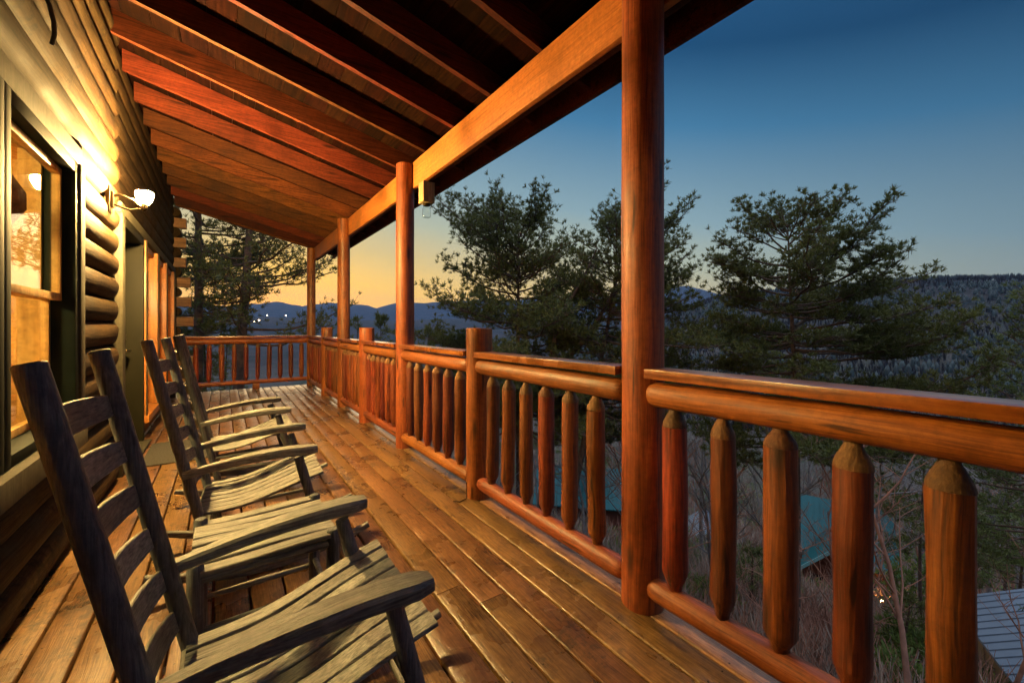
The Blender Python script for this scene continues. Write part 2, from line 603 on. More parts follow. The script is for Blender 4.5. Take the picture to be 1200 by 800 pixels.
bs.inputs['Specular IOR Level'].default_value = .1
m.l(c1, bs.inputs['Base Color'])
bp = m.n('ShaderNodeBump', i_Strength=.8, i_Distance=2.0)
m.l(n2.outputs['Fac'], bp.inputs['Height'])
m.l(bp.outputs[0], bs.inputs['Normal'])
m.l(bs.outputs[0], m.out.inputs['Surface'])
M['ground'] = m.m

azs = np.concatenate([np.linspace(R(-180), R(-40), 50)[:-1], np.linspace(R(-40), R(120), 560)[:-1], np.linspace(R(120), R(180), 24)])
rs = np.concatenate([np.geomspace(2.5, 150, 46)[:-1], np.geomspace(150, 1500, 60)[:-1], np.geomspace(1500, 10000, 64)])
V = np.zeros((len(rs) * len(azs) + 1, 3))
i = 0
for r_ in rs:
    for a_ in azs:
        x_, y_ = r_ * math.sin(a_), r_ * math.cos(a_)
        V[i] = (x_, y_, ground(x_, y_))
        i += 1
V[-1] = (0, 0, ground(0.01, 0.01))
na = len(azs)
Fq = []
for i in range(len(rs) - 1):
    b = np.arange(na - 1) + i * na
    Fq.append(np.stack([b, b + na, b + na + 1, b + 1], 1))
Fq = np.concatenate(Fq)
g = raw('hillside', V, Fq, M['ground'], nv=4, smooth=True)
tag(g, 'wooded hillside falling from the porch to the valley and far blue ridges', 'terrain', kind='structure')
gm = MB()
ring = [tuple(V[k]) for k in range(na - 1)]
gm.add(ring + [tuple(V[-1])], [(k, (k + 1) % (na - 1), na - 1) for k in range(na - 1)])
tag(gm.build('ground', M['ground']), 'bare slope directly below the porch floor', 'ground', kind='structure')

# ------------------------------------------------------------------ the porch deck
XW, XO, PY0, PY1 = -.79, 1.694, -3.8, 10.08
DZ = .036
mb = MB()
edges = [1.394 + .143 * k for k in range(-15, 3)]
edges = [e for e in edges if e > XW + .03]
edges = [XW] + edges
edges[-1] = XO
rd = random.Random(3)
for i in range(len(edges) - 1):
    x0, x1 = edges[i] + .0048, edges[i + 1] - .0048
    cuts = [PY0]
    y = PY0 + rd.uniform(.8, 3.5)
    while y < PY1 - .5:
        cuts.append(y)
        y += rd.choice((3.66, 4.27, 4.88))
    cuts.append(PY1)
    for j in range(len(cuts) - 1):
        dz = rd.uniform(-.0015, .0015)
        c = .007
        y0, y1 = cuts[j] + .0015, cuts[j + 1] - .0015
        prof = [(x0, -DZ), (x1, -DZ), (x1, -c + dz), (x1 - c * .35, -c * .35 + dz), (x1 - c, dz), (x0 + c, dz), (x0 + c * .35, -c * .35 + dz), (x0, -c + dz)]
        mb.prism(prof, 'y', y0, y1)
deck = mb.build('porch_deck', M['deck'], None, 50)
tag(deck, 'brown stained porch deck of long boards between wall and railing', 'deck', kind='structure')
sc_ = MB()
for y in np.arange(PY0 + .2, PY1, .4):
    for i in range(len(edges) - 1):
        for e_ in (.028, .115):
            x = edges[i] + e_ + rd.uniform(-.006, .006)
            if x < XO - .02:
                yy = y + rd.uniform(-.008, .008)
                sc_.add([(x + .0042 * math.cos(a_ * 1.0472), yy + .0042 * math.sin(a_ * 1.0472), .0022) for a_ in range(6)], [tuple(range(6))])
mb = MB()
for y in np.arange(PY0 + .2, PY1, .4):
    mb.box(XW, XO - .045, y - .02, y + .02, -DZ - .2, -DZ - .001)
mb.box(XO - .043, XO - .003, PY0, PY1, -DZ - .24, -DZ - .001)
for y in (-3.4, .2, 3.2, 6.2, 9.6):
    x = XO - .25
    gz = ground(x, y) - .3
    mb.tube([(x, y, gz), (x, y, -DZ - .2)], .11, 12)
tag(mb.build('deck_framing', M['stain_x'], deck), kind=None)
tag(sc_.build('screw_heads', M['iron'], deck, 0), kind='stuff')

# ------------------------------------------------------------------ porch posts, railing
PX = 1.59
FULL = [-1.75, 1.21, 4.24, 6.96, 9.93]
SHORT = [-.30, 2.69, 5.66, 8.25]
post_lab = {1.21: 'tall round orange log post in front, running from deck to beam',
            4.24: 'tall round log post with the wooden jar light hanging beside it',
            6.96: 'slim looking tall log post between jar light post and corner post',
            9.93: 'tall log corner post where the side railing meets the end railing',
            -1.75: 'tall log post behind the front bay of the railing'}
for k, y in enumerate(FULL):
    t = MB()
    rdm = .0965 if y < 9 else .088
    zz = np.linspace(-.0, 2.99, 22)
    pts = [(PX + .004 * mn.noise(Vector((z * .8, k * 5.1, 0))), y + .004 * mn.noise(Vector((z * .8, k * 5.1, 9))), z) for z in zz]
    rad = [rdm * (1 - .012 * z) for z in zz]
    rad[0] *= .985
    t.tube(pts, rad, 30, True, .012, k * 1.3)
    o = t.build('porch_post', M['stain_z'], None, 40)
    tag(o, post_lab[y], 'post', 'tall log posts holding the porch roof')
sl = {2.69: 'short thick rail post with flat sawn top before the tall front post',
      5.66: 'short rail post just past the jar light post',
      8.25: 'short rail post standing closest to the corner post',
      -.30: 'short rail post at the near end of the front railing bay'}
for k, y in enumerate(SHORT):
    t = MB()
    zz = np.linspace(0, 1.255, 12)
    pts = [(PX, y, z) for z in zz] + [(PX, y, 1.262)]
    t.tube(pts, [.099] * 12 + [.093], 28, True, .014, k * 2.3 + 9)
    tag(t.build('rail_post', M['stain_z'], None, 40), sl[y], 'rail post', 'short round rail posts')


def baluster(parent, x, y, z0, z1, seed, r=.047):
    rs_ = random.Random(seed)
    r *= rs_.uniform(.92, 1.08)
    tn = MB()
    tipt, tipb = rs_.uniform(.05, .07), rs_.uniform(.05, .075)
    zs = [z0 - .02, z0 + .015, z0 + tipb, z0 + tipb + .012]
    rr = [r * .52, r * .58, r * .97, r]
    ys = np.linspace(z0 + tipb + .05, z1 - tipt - .012, 9)
    zs += list(ys)
    rr += [r * (1 + .05 * mn.noise(Vector((z * 4, seed * 1.7, 1)))) for z in ys]
    ph = rs_.uniform(0, 6)
    bend = rs_.uniform(-.006, .006)
    pts = [(x + bend * math.sin((z - z0) / (z1 - z0) * math.pi + ph), y + bend * math.sin((z - z0) / (z1 - z0) * math.pi), z) for z in zs]
    tn.tube(pts, rr, 14, True, .055, seed * 1.37)
    b = tn.build('baluster', M['balust'], parent, 38)
    tp = MB()
    zt = z1 - tipt
    ztops = [zt - .012, zt, zt + tipt * .22, zt + tipt * .55, z1 - .010, z1 + .02]
    rt = [rr[-1] * 1.0, r * .985, r * .89, r * .66, r * .46, r * .43]
    tp.tube([(pts[-1][0] + (x - pts[-1][0]) * q / 5, pts[-1][1] + (y - pts[-1][1]) * q / 5, z) for q, z in enumerate(ztops)], rt, 14, True, .05, seed * 1.37 + .2)
    tp.build('peeled_tip', M['raw_end'], b, 50)
    return b


def log_y(mbx, x, y0, y1, z, r, seed, n=16, taper=True):
    ys = np.linspace(y0, y1, 14)
    L = y1 - y0
    ys = np.concatenate([[y0, y0 + .012, y0 + .04], ys[1:-1], [y1 - .04, y1 - .012, y1]])
    f = [.62, .86, .98] + [1.0] * 12 + [.98, .86, .62] if taper else [1] * len(ys)
    mbx.tube([(x + .004 * mn.noise(Vector((q * 1.3, seed, 0))), q, z + .005 * mn.noise(Vector((q * 1.3, seed, 5)))) for q in ys], [r * a for a in f], n, True, .022, seed)


allp = sorted(FULL + SHORT)
bay_lab = ['log railing bay past the short post at the open end of the front bay', 'front log railing bay with widely spaced thick balusters, no post beyond it',
           'log railing bay between the tall front post and the short thick rail post', 'log railing bay running to the jar light post from the thick rail post',
           'log railing bay just past the jar light post', 'railing bay ending at the slim looking tall log post',
           'railing bay beyond the slim looking tall log post', 'shortest looking railing bay, touching the corner post']
RX = 1.562
for i in range(len(allp) - 1):
    ya, yb = allp[i], allp[i + 1]
    t = thing('porch_railing', bay_lab[i], 'railing', (RX, (ya + yb) / 2, 0), 'log railing bays along the porch edge')
    e0 = .079
    cap = MB()
    cap.box(RX - .07, RX + .07, ya + e0, yb - e0, 1.047, 1.088, .004)
    cap.build('cap_board', M['cap'], t, 40)
    lg = MB()
    log_y(lg, RX - .004, ya + .066, yb - .066, .976, .056, i * 2.2)
    lg.build('top_rail', M['stain_y'], t, 40)
    lg = MB()
    log_y(lg, RX, ya + .066, yb - .066, .118, .05, i * 3.1 + 50)
    lg.build('bottom_rail', M['stain_y'], t, 40)
    if ya == -.30:
        bys = [1.028, .824, .626, .426, .2235, .02, -.15]
    elif ya < -1:
        bys = list(np.linspace(ya + .28, yb - .28, 5))
    else:
        n = 6
        bys = list(np.linspace(ya + .262, yb - .225, n))
    for j, y in enumerate(bys):
        baluster(t, RX + .003, y, .165, .925, i * 20 + j)

# end railing across the far side of the porch
EY = 9.96
t = thing('porch_railing', 'end railing across the far side of the porch below the trees', 'railing', (.4, EY, 0), None)


def log_x(mbx, x0, x1, y, z, r, seed):
    xs = np.linspace(x0, x1, 16)
    mbx.tube([(q, y, z + .004 * mn.noise(Vector((q, seed, 2)))) for q in xs], [r] * 16, 14, True, .02, seed)


cp = MB()
cp.box(-.66, PX - .085, EY - .07, EY + .07, 1.047, 1.088, .004)
cp.build('cap_board', M['cap_x'], t, 40)
q = MB()
log_x(q, -.66, PX - .07, EY, .983, .056, 3.3)
q.build('top_rail', M['stain_x'], t, 40)
q = MB()
log_x(q, -.66, PX - .07, EY, .15, .045, 5.3)
q.build('bottom_rail', M['stain_x'], t, 40)
q = MB()
xm = .56
q.box(xm - .06, xm + .06, EY - .06, EY + .06, .0, .115, .004)
q.build('support_block', M['stain_z'], t, 40)
for j, x in enumerate(np.linspace(-.42, 1.40, 10)):
    baluster(t, x, EY, .19, .935, 400 + j, .044)

# ------------------------------------------------------------------ beam and porch roof
BX = 1.645
bm_ = thing('porch_beam', 'bright orange double board beam carried by the tall log posts', 'beam', (BX, 3.5, 2.73), None)
q = MB()
q.box(BX, BX + .04, PY0, 10.03, 2.735, 3.008, .003)
q.build('inner_board', M['beam'], bm_, 40)
q = MB()
q.box(BX + .052, BX + .092, PY0, 10.03, 2.745, 3.008, .003)
q.build('outer_board', M['rafter'], bm_, 40)

SL = .24


def zr(x):
    return 3.012 + SL * (BX - x)


roof = thing('porch_roof', 'sloping porch roof of dark boards on exposed orange rafters', 'roof', (0.5, 3.5, 3.0), None)
RH = .185
XE = 2.10
XT = -.74
k = -14
while True:
    y = 2.03 + .605 * k
    k += 1
    if y < PY0 + .1:
        continue
    if y > 10.05:
        break
    q = MB()
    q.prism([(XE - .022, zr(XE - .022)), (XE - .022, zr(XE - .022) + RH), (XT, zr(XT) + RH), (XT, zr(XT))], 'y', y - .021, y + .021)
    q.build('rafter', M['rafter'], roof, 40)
q = MB()
q.prism([(XE - .022, zr(XE - .022) - .0), (XE - .022, zr(XE - .022) + RH), (XT, zr(XT) + RH), (XT, zr(XT))], 'y', 10.10, 10.15)
q.build('end_rafter', M['rafter'], roof, 40)
q = MB()
w = .185
x = XE + .02
rd = random.Random(5)
while x > -5.2:
    x1 = x - w
    z0, z1 = zr(x) + RH + .002, zr(x1) + RH + .002
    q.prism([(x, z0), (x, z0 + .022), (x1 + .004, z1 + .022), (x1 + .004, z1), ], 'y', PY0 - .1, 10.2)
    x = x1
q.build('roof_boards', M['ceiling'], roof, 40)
q = MB()
q.box(XE - .02, XE + .018, PY0 - .1, 10.2, zr(XE) - .045, zr(XE) + RH - .004, .003)
q.build('fascia', M['rafter'], roof, 40)
q = MB()
q.prism([(XE + .05, zr(XE + .05) + RH + .03), (XE + .05, zr(XE + .05) + RH + .05), (-5.3, zr(-5.3) + RH + .05), (-5.3, zr(-5.3) + RH + .03)], 'y', PY0 - .15, 10.25)
q.build('roof_covering', M['iron'], roof, 40)

# ------------------------------------------------------------------ log cabin
cab = thing('log_cabin', 'log cabin with tan round log wall beside the porch chairs', 'cabin', (XW, 3.5, 0), None)
XB = XW            # back of the siding
XF = -.70          # crest of the logs
CH = .187
WIN = [(.55, 3.57, .585, 2.36)]     # y0,y1,z0,z1 openings cut from the logs
DOOR = [(4.735, 9.60, 0.0, 2.33)]


def logs():
    q = MB()
    prof_n = 9
    z = .0
    ci = 0
    rr_ = random.Random(12)
    while z < 3.62:
        z1 = z + CH
        spans = [(PY0, 4.70), (4.705, 10.0)]
        zc = (z + z1) / 2
        for (y0, y1, a, b) in WIN + DOOR:
            if zc > a and zc < b:
                ns = []
                for (s0, s1) in spans:
                    if y1 <= s0 or y0 >= s1:
                        ns.append((s0, s1))
                    else:
                        if y0 > s0:
                            ns.append((s0, y0))
                        if y1 < s1:
                            ns.append((y1, s1))
                spans = ns
        for (s0, s1) in spans:
            nseg = max(2, int((s1 - s0) / .25))
            ys = list(np.linspace(s0, s1, nseg + 1))
            ys = [s0, s0 + .01] + ys[1:-1] + [s1 - .05, s1 - .025, s1 - .008, s1]
            sc_ = [1, 1] + [1] * (nseg - 1) + [1, .95, .85, .60]
            if s1 > 9.9 or s0 > 4.6:
                sc_ = [1] * len(ys)
            ph = rr_.uniform(0, 50)
            vs, fs = [], []
            for y, f in zip(ys, sc_):
                for k in range(prof_n + 2):
                    if k == 0:
                        vs.append((XB, y, z1 - .001))
                    elif k == prof_n + 1:
                        vs.append((XB, y, z + .001))
                    else:
                        th = math.pi * (k - 1) / (prof_n - 1)
                        bul = ((XF - XB - .012) if s0 < 4.6 else .030) * f * (1 + .12 * mn.noise(Vector((y * 1.5 + ph, k * .35, ci * 1.1))))
                        x = XB + .012 + bul * (math.sin(th) ** .8)
                        vs.append((x, y, zc + (CH / 2 - .002) * math.cos(th)))
            m_ = prof_n + 2
            for i in range(len(ys) - 1):
                for k in range(m_):
                    a = i * m_ + k
                    b = i * m_ + (k + 1) % m_
                    fs.append((a, b, b + m_, a + m_))
            fs.append(tuple(range(m_)))
            fs.append(tuple(reversed(range((len(ys) - 1) * m_, len(ys) * m_))))
            q.add(vs, fs)
        z = z1
        ci += 1
    return q


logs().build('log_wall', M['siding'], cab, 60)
# structural wall behind the logs, with the same openings, plus the other walls of the house
q = MB()
XI = XB - .13
ZT = 3.62


def wallbox(y0, y1, z0, z1):
    q.box(XI, XB - .042, y0, y1, z0, z1)


wallbox(PY0, .64, 0, ZT)
wallbox(.64, 3.40, 0, .69)
wallbox(.64, 3.40, 2.25, ZT)
wallbox(3.40, 4.86, 0, ZT)
wallbox(4.86, 9.50, 2.24, ZT)
wallbox(9.50, 9.98, 0, ZT)
wallbox(6.05, 6.32, 0, 2.24)
wallbox(6.32, 9.50, 0, .24)
gz = -9
q.box(-5.0, XB - .004, 9.99, 10.10, gz, 3.9)
q.box(-5.0, XB - .004, PY0 - .1, PY0 - .01, gz, 3.9)
q.box(-5.1, -5.0, PY0, 10.1, gz, 4.55)
q.box(XB - .13, XB - .02, PY0, 9.98, gz, -.05)
q.build('inner_wall', M['pine'], cab, 30)
q = MB()
q.box(-4.99, XI - .002, PY0, 9.98, -.12, -.02)
q.box(-4.99, XI - .002, PY0, 9.98, 2.52, 2.6)
q.build('room_floor', M['pine'], cab, 30)
# panelled partition seen through the window
q = MB()
y = 4.62
for i in range(26):
    x1 = XI - .004 - i * .15
    q.box(x1 - .146, x1, y, y + .03, -.02, 2.52, .006)
q.build('pine_partition', M['pine'], cab, 30)
# corner timbers: the end wall's square logs pass the corner
for i in range(9):
    q = MB()
    z0 = .16 + i * .374
    out = -.47 if i < 4 else (-.50 if i < 6 else -.56)
    if z0 > 3.3:
        break
    q.box(XB - .1, out + .012 * math.sin(i * 7), 9.99 + .005, 10.16, z0, z0 + .18, .008)
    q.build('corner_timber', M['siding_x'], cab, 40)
q = MB()
for i in range(10):
    z0 = .16 + .187 + i * .374
    if z0 > 3.4:
        break
    q.tube([(XB + .06, 9.95, z0 + .09), (XB + .06, 10.24, z0 + .09), (XB + .06, 10.27, z0 + .09)], [.088, .088, .07], 14, True, .02, i)
q.build('corner_logs', M['siding'], cab, 40)

# --- windows
TX = -.688          # face of the trim boards


def window_unit(y0, y1, z0, z1, zm):
    """double hung window: dark casing, sashes, panes"""
    fr = MB()
    cw = .062
    fr.box(XB - .04, TX - .01, y0, y0 + cw, z0, z1, .004)
    fr.box(XB - .04, TX - .01, y1 - cw, y1, z0, z1, .004)
    fr.box(XB - .038, TX - .012, y0 + cw, y1 - cw, z1 - cw, z1, .004)
    fr.box(XB - .038, TX - .012, y0 + cw, y1 - cw, z0, z0 + .05, .004)
    w = fr.build('window', M['casing'], cab, 40)
    s = MB()
    a, b = y0 + cw + .002, y1 - cw - .002
    xs = XB + .0
    sw = .028
    # upper sash outside, lower sash behind it
    for (xo, c, d, sill) in ((xs + .02, zm - .02, z1 - cw - .002, 0), (xs - .025, z0 + .052, zm + .02, 0)):
        s.box(xo - .018, xo + .018, a, a + sw, c, d, .003)
        s.box(xo - .018, xo + .018, b - sw, b, c, d, .003)
        s.box(xo - .018, xo + .018, a + sw, b - sw, d - .04, d, .003)
        s.box(xo - .018, xo + .018, a + sw, b - sw, c, c + .04, .003)
    s.build('sash', M['pine'], w, 40)
    p = MB()
    p.box(xs + .018, xs + .022, a + sw - .004, b - sw + .004, zm + .015, z1 - cw - .04)
    p.box(xs - .027, xs - .023, a + sw - .004, b - sw + .004, z0 + .09, zm - .018)
    p.build('pane', M['glass'], w, 0)
    return w


wA = window_unit(2.46, 3.47, .70, 2.235, 1.44)
wB = window_unit(1.40, 2.4585, .70, 2.235, 1.44)
wC = window_unit(.657, 1.3985, .70, 2.235, 1.44)
q = MB()
q.box(XB - .001, TX - .012, .55, 3.565, 2.2375, 2.345, .003)
q.box(XB - .001, TX, 3.472, 3.565, .60, 2.2365, .003)
q.box(XB - .001, TX - .004, .56, .655, .60, 2.2365, .003)
q.box(XB - .001, TX + .03, .56, 3.470, .585, .695, .006)
q.build('window_trim', M['trim'], cab, 40)

# --- door with side glazing
q = MB()
q.box(XB - .001, TX - .004, 4.74, 4.86, 0.0, 2.238, .003)
q.box(XB - .001, TX - .010, 4.74, 9.60, 2.2395, 2.33, .003)
q.box(XB - .001, TX - .006, 9.50, 9.60, 0.0, 2.238, .003)
q.build('door_trim', M['trim'], cab, 40)
q = MB()
q.box(XI + .0, XI + .04, 4.90, 5.98, .03, 2.16, .003)
for (a, b, c, d) in ((5.02, 5.40, .25, 1.0), (5.48, 5.86, .25, 1.0), (5.02, 5.40, 1.15, 2.0), (5.48, 5.86, 1.15, 2.0)):
    q.box(XI + .041, XI + .052, a, b, c, d, .006)
dr = q.build('door', M['doorgreen'], cab, 40)
q = MB()
q.box(XI - .01, TX - .02, 4.862, 4.898, 0, 2.238, .002)
q.box(XI - .01, TX - .02, 5.985, 6.05, 0, 2.238, .002)
q.box(XI - .01, TX - .022, 4.898, 5.985, 2.165, 2.237, .002)
q.build('door_frame', M['doorgreen'], dr, 40)
q = MB()
q.tube([(XI + .04, 5.88, 1.02), (XI + .10, 5.88, 1.02), (XI + .115, 5.86, 1.02), (XI + .115, 5.76, 1.015)], [.024, .013, .013, .012], 10)
q.box(XI + .053, XI + .062, 5.85, 5.91, .93, 1.08, .004)
q.lathe((XI + .06, 5.88, 1.16), [(.001, -.03), (.03, -.03), (.03, .03), (.001, .03)], 12)
q.build('handle', M['iron'], dr, 40)
q = MB()
q.box(XI, TX + .04, 4.862, 6.05, .002, .028, .004)
q.build('threshold', M['trim'], dr, 40)
bounds = [6.10, 7.16, 8.20, 9.40]
sg = None
for i in range(3):
    y0, y1 = bounds[i], bounds[i + 1]
    fr = MB()
    fr.box(XI + .005, TX - .012, y0 + .002, y0 + .09, .28, 2.238, .003)
    fr.box(XI + .005, TX - .012, y1 - .06, y1 - .002, .28, 2.238, .003)
    fr.box(XI + .007, TX - .05, y0 + .09, y1 - .06, 2.17, 2.238, .003)
    fr.box(XI + .005, TX + .015, y0 + .003, y1 - .003, .20, .279, .003)
    wv = fr.build('window', M['jamb'], cab, 40)
    p = MB()
    p.box(XI + .03, XI + .035, y0 + .088, y1 - .058, .278, 2.172)
    p.build('pane', M['glass'], wv, 0)
    st = MB()
    st.box(TX - .011, TX - .002, y0 + .004, y0 + .05, .28, 2.237, .002)
    st.build('stop_bead', M['trim'], wv, 40)

# things inside the rooms
t = thing('pendant_lamp', 'round brown woven lamp hanging inside the lit cabin window', 'lamp', (-.98, 3.05, 2.0))
q = MB()
q.lathe((-.98, 3.05, 1.9), [(.03, -.17), (.13, -.13), (.18, -.04), (.18, .04), (.13, .13), (.03, .17)], 20)
q.build('shade', M['wicker'], t, 60)
q = MB()
q.tube([(-.98, 3.05, 2.05), (-.98, 3.05, 2.52)], .006, 6)
q.build('cord', M['black'], t)
for (x, y, z, lab) in ((-2.4, 2.4, 2.25, 'glowing ceiling lamp in the room behind the double window'), (-2.2, 7.6, 2.3, 'glowing ceiling lamp in the room behind the door glazing')):
    t = thing('ceiling_lamp', lab, 'lamp', (x, y, z))
    q = MB()
    q.lathe((x, y, z), [(.02, -.14), (.12, -.12), (.19, -.04), (.2, .03), (.05, .06)], 20)
    q.build('globe', M['roomlamp' if y < 5 else 'roomlamp2'], t, 60)
    q = MB()
    q.tube([(x, y, z + .05), (x, y, 2.53)], .015, 8)
    q.build('stem', M['iron'], t)

# ------------------------------------------------------------------ wall lantern
LX, LY, LZ = -.50, 4.28, 2.30
t = thing('wall_lamp', 'lit wall lamp with glass bowl shade on a curved bronze arm beside the door', 'lamp', (-.70, LY, 2.2))
q = MB()
q.box(-.715, -.69, LY - .045, LY + .045, 2.13, 2.33, .008)
q.box(-.692, -.672, LY - .025, LY + .025, 2.17, 2.29, .008)
q.build('backplate', M['iron'], t, 40)
q = MB()
q.tube([(-.68, LY, 2.26), (-.64, LY, 2.275), (-.57, LY, 2.25), (-.52, LY, 2.205), (LX, LY, 2.20)], .011, 10)
q.tube([(-.68, LY, 2.20), (-.64, LY, 2.185), (-.58, LY, 2.17), (-.53, LY, 2.185), (LX, LY, 2.20)], .009, 10)
q.build('arm', M['iron'], t, 60)
q = MB()
q.lathe((LX, LY, 2.215), [(.004, -.045), (.015, -.035), (.02, -.02), (.021, 0), (.023, .012), (.02, .018), (.012, .012)], 18)
for k in range(4):
    a = math.pi / 4 + k * math.pi / 2
    q.tube([(LX + .03 * math.cos(a), LY + .03 * math.sin(a), 2.225), (LX + .057 * math.cos(a), LY + .057 * math.sin(a), 2.262), (LX + .061 * math.cos(a), LY + .061 * math.sin(a), 2.285)], .004, 6)
q.build('holder', M['iron'], t, 40)
q = MB()
q.lathe((LX, LY, 2.238), [(.024, 0), (.042, .014), (.053, .04), (.056, .07), (.053, .085), (.026, .092)], 16)
q.build('lamp_shade', M['lampglass'], t, 60)

# cable hanging from the wall top
q = MB()
ca = [at(49, -14, 1.62), at(58, 6, 1.66), at(63, 26, 1.70), at(64, 40, 1.73), at(61, 52, 1.75)]
q.tube(ca, .008, 8)
c = q.build('cable', M['black'], None, 60)
tag(c, 'short loop of black cable against the logs high above the window', 'cable')

# jar light under the beam by the second post
jx, jy = 1.70, 3.93
t = thing('jar_light', 'wooden box light with a clear glass jar hanging under the beam', 'lamp', (jx, jy, 2.73))
q = MB()
q.box(jx - .062, jx + .062, jy - .062, jy + .062, 2.525, 2.733, .004)
q.build('wood_box', M['boxwood'], t, 40)
q = MB()
q.lathe((jx, jy, 2.50), [(.03, 0), (.036, .004), (.036, .022), (.03, .026)], 18)
q.build('jar_lid', M['iron'], t, 40)
q = MB()
q.lathe((jx, jy, 2.50), [(.03, 0), (.032, -.012), (.042, -.03), (.043, -.1), (.038, -.115), (.01, -.117)], 18)
q.build('jar', M['jar'], t, 60)

# bent rod at the foot of the short thick rail post
q = MB()
q.tube([at(531, 588, 2.98) + Vector((0, 0, .006)), at(539, 588.5, 2.985) + Vector((0, 0, .006)), at(546.5, 585, 3.02) + Vector((0, 0, .006)), at(547, 580, 3.03), at(546.5, 565, 3.03)], .004, 8)
tag(q.build('bent_rod', M['iron'], None, 60), 'thin dark bent metal rod at the foot of the short thick rail post', 'rod')

# doormat
q = MB()
q.box(-.62, -.12, 4.95, 5.85, .002, .016, .004)
tag(q.build('doormat', M['mat'], None, 40), 'dark grey doormat lying on the deck before the cabin door', 'doormat')


# ------------------------------------------------------------------ rocking chairs
def rocking_chair(label, seed):
    rs_ = random.Random(seed)
    t = thing('rocking_chair', label, 'rocking chair', (0, 0, 0), 'weathered wooden rocking chairs lined along the wall')

    def bx(z):                       # back post axis: x at height z
        return -.42 + (1.205 - z) * .2236

    def fx(z):                       # front leg axis
        return .335 - (z - .06) * .26
    for s in (-1, 1):
        q = MB()
        zz = np.linspace(.06, 1.205, 12)
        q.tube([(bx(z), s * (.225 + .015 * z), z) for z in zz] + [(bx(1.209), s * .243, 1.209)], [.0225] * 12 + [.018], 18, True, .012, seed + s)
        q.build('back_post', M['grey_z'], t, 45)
        q = MB()
        zz = np.linspace(.06, .578, 7)
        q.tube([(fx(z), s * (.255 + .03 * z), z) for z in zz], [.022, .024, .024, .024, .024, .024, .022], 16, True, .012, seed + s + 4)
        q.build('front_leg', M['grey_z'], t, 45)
        # arm
        q = MB()
        us = np.linspace(0, 1, 15)
        pts, sd, th = [], [], []
        for u in us:
            x = -.285 + u * .575
            z = .565 + .052 * math.sin(min(1, u * 1.05) * math.pi * .62)
            pts.append((x, s * (.262 + .035 * u), z))
            hw = .022 + .020 * sm(u * 1.5)
            if u > .9:
                hw *= (1 - ((u - .9) / .1) ** 2 * .35)
            sd.append((0, hw, 0))
            th.append(.045 - .012 * (1 - u) - (.010 * ((u - .9) / .1) ** 2 if u > .9 else 0))
        q.ribbon(pts, sd, th)
        q.build('arm', M['grey_x'], t, 40)
        # rocker
        q = MB()
        us = np.linspace(-1, 1, 25)
        pts = [(.07 + u * .50, s * .245, .028 + .085 * u * u) for u in us]
        q.ribbon(pts, [(0, .016, 0)] * 25, [.026 + .024 * (1 - u * u) for u in us])
        q.build('rocker', M['grey_x'], t, 40)
        q = MB()
        for z in (.20, .30):
            q.tube([(bx(z), s * .232, z), ((bx(z) + fx(z)) / 2, s * .246, z + .004), (fx(z), s * .262, z + .006)], [.010, .0135, .010], 10)
        q.build('side_rung', M['grey_x'], t, 45)
    for i in range(6):
        q = MB()
        z = 1.06 - i * .125
        pts, sd = [], []
        for u in np.linspace(-1, 1, 13):
            pts.append((bx(z) - .008 - .046 * (1 - u * u), u * .232, z))
            hh = .038 * (1 - .25 * abs(u) ** 3)
            d_ = Vector((-.2236, 0, 1)).normalized() * hh
            sd.append(d_)
        q.ribbon(pts, sd, .013, up=Vector((1, 0, 0)))
        q.build('back_slat', M['grey_y'], t, 40)
    # seat slats run front to back
    n = 8
    for i in range(n):
        q = MB()
        pts, sd = [], []
        v = (i - (n - 1) / 2) / ((n - 1) / 2)
        for u in np.linspace(0, 1, 13):
            x = -.235 + u * .56
            z = .345 + .115 * u - .020 * math.sin(u * math.pi) + .009 * math.sin(u * math.pi * 2 + 2.8)
            z += rs_.uniform(-.0015, .0015)
            yw = .212 + .028 * u
            pts.append((x, v * yw, z + .006 * v * v))
            sd.append((0, yw / (n - 1) * .86, 0))
        q.ribbon(pts, sd, .014)
        q.build('seat_slat', M['grey_x'], t, 40)
    for pts in ([(fx(.42), -.265, .42), (fx(.42), .265, .42)], [(bx(.36), -.232, .335), (bx(.36), .232, .335)]):
        q = MB()
        q.tube(pts, .0165, 12)
        q.build('seat_rail', M['grey_y'], t, 45)
    for ax_, z in ((fx, .18), (fx, .29), (bx, .24)):
        q = MB()
        q.tube([(ax_(z), -.245, z), (ax_(z), 0, z), (ax_(z), .245, z)], [.010, .014, .010], 10)
        q.build('cross_rung', M['grey_y'], t, 45)
    return t


c1 = rocking_chair('closest rocking chair, its dark slatted back in front of the lit window', 1)
c1.location = (.15, 1.29, 0)
for (x, y, rz, lab) in ((.145, 2.74, -3.0, 'middle weathered rocking chair between the side table and the other chair'),
                        (.15, 3.98, 1.0, 'weathered rocking chair farthest along the porch, beside the doormat')):
    c = copy_tree(c1)
    c.location = (x, y, 0)
    c.rotation_euler = (0, 0, R(rz))
    c['label'] = lab

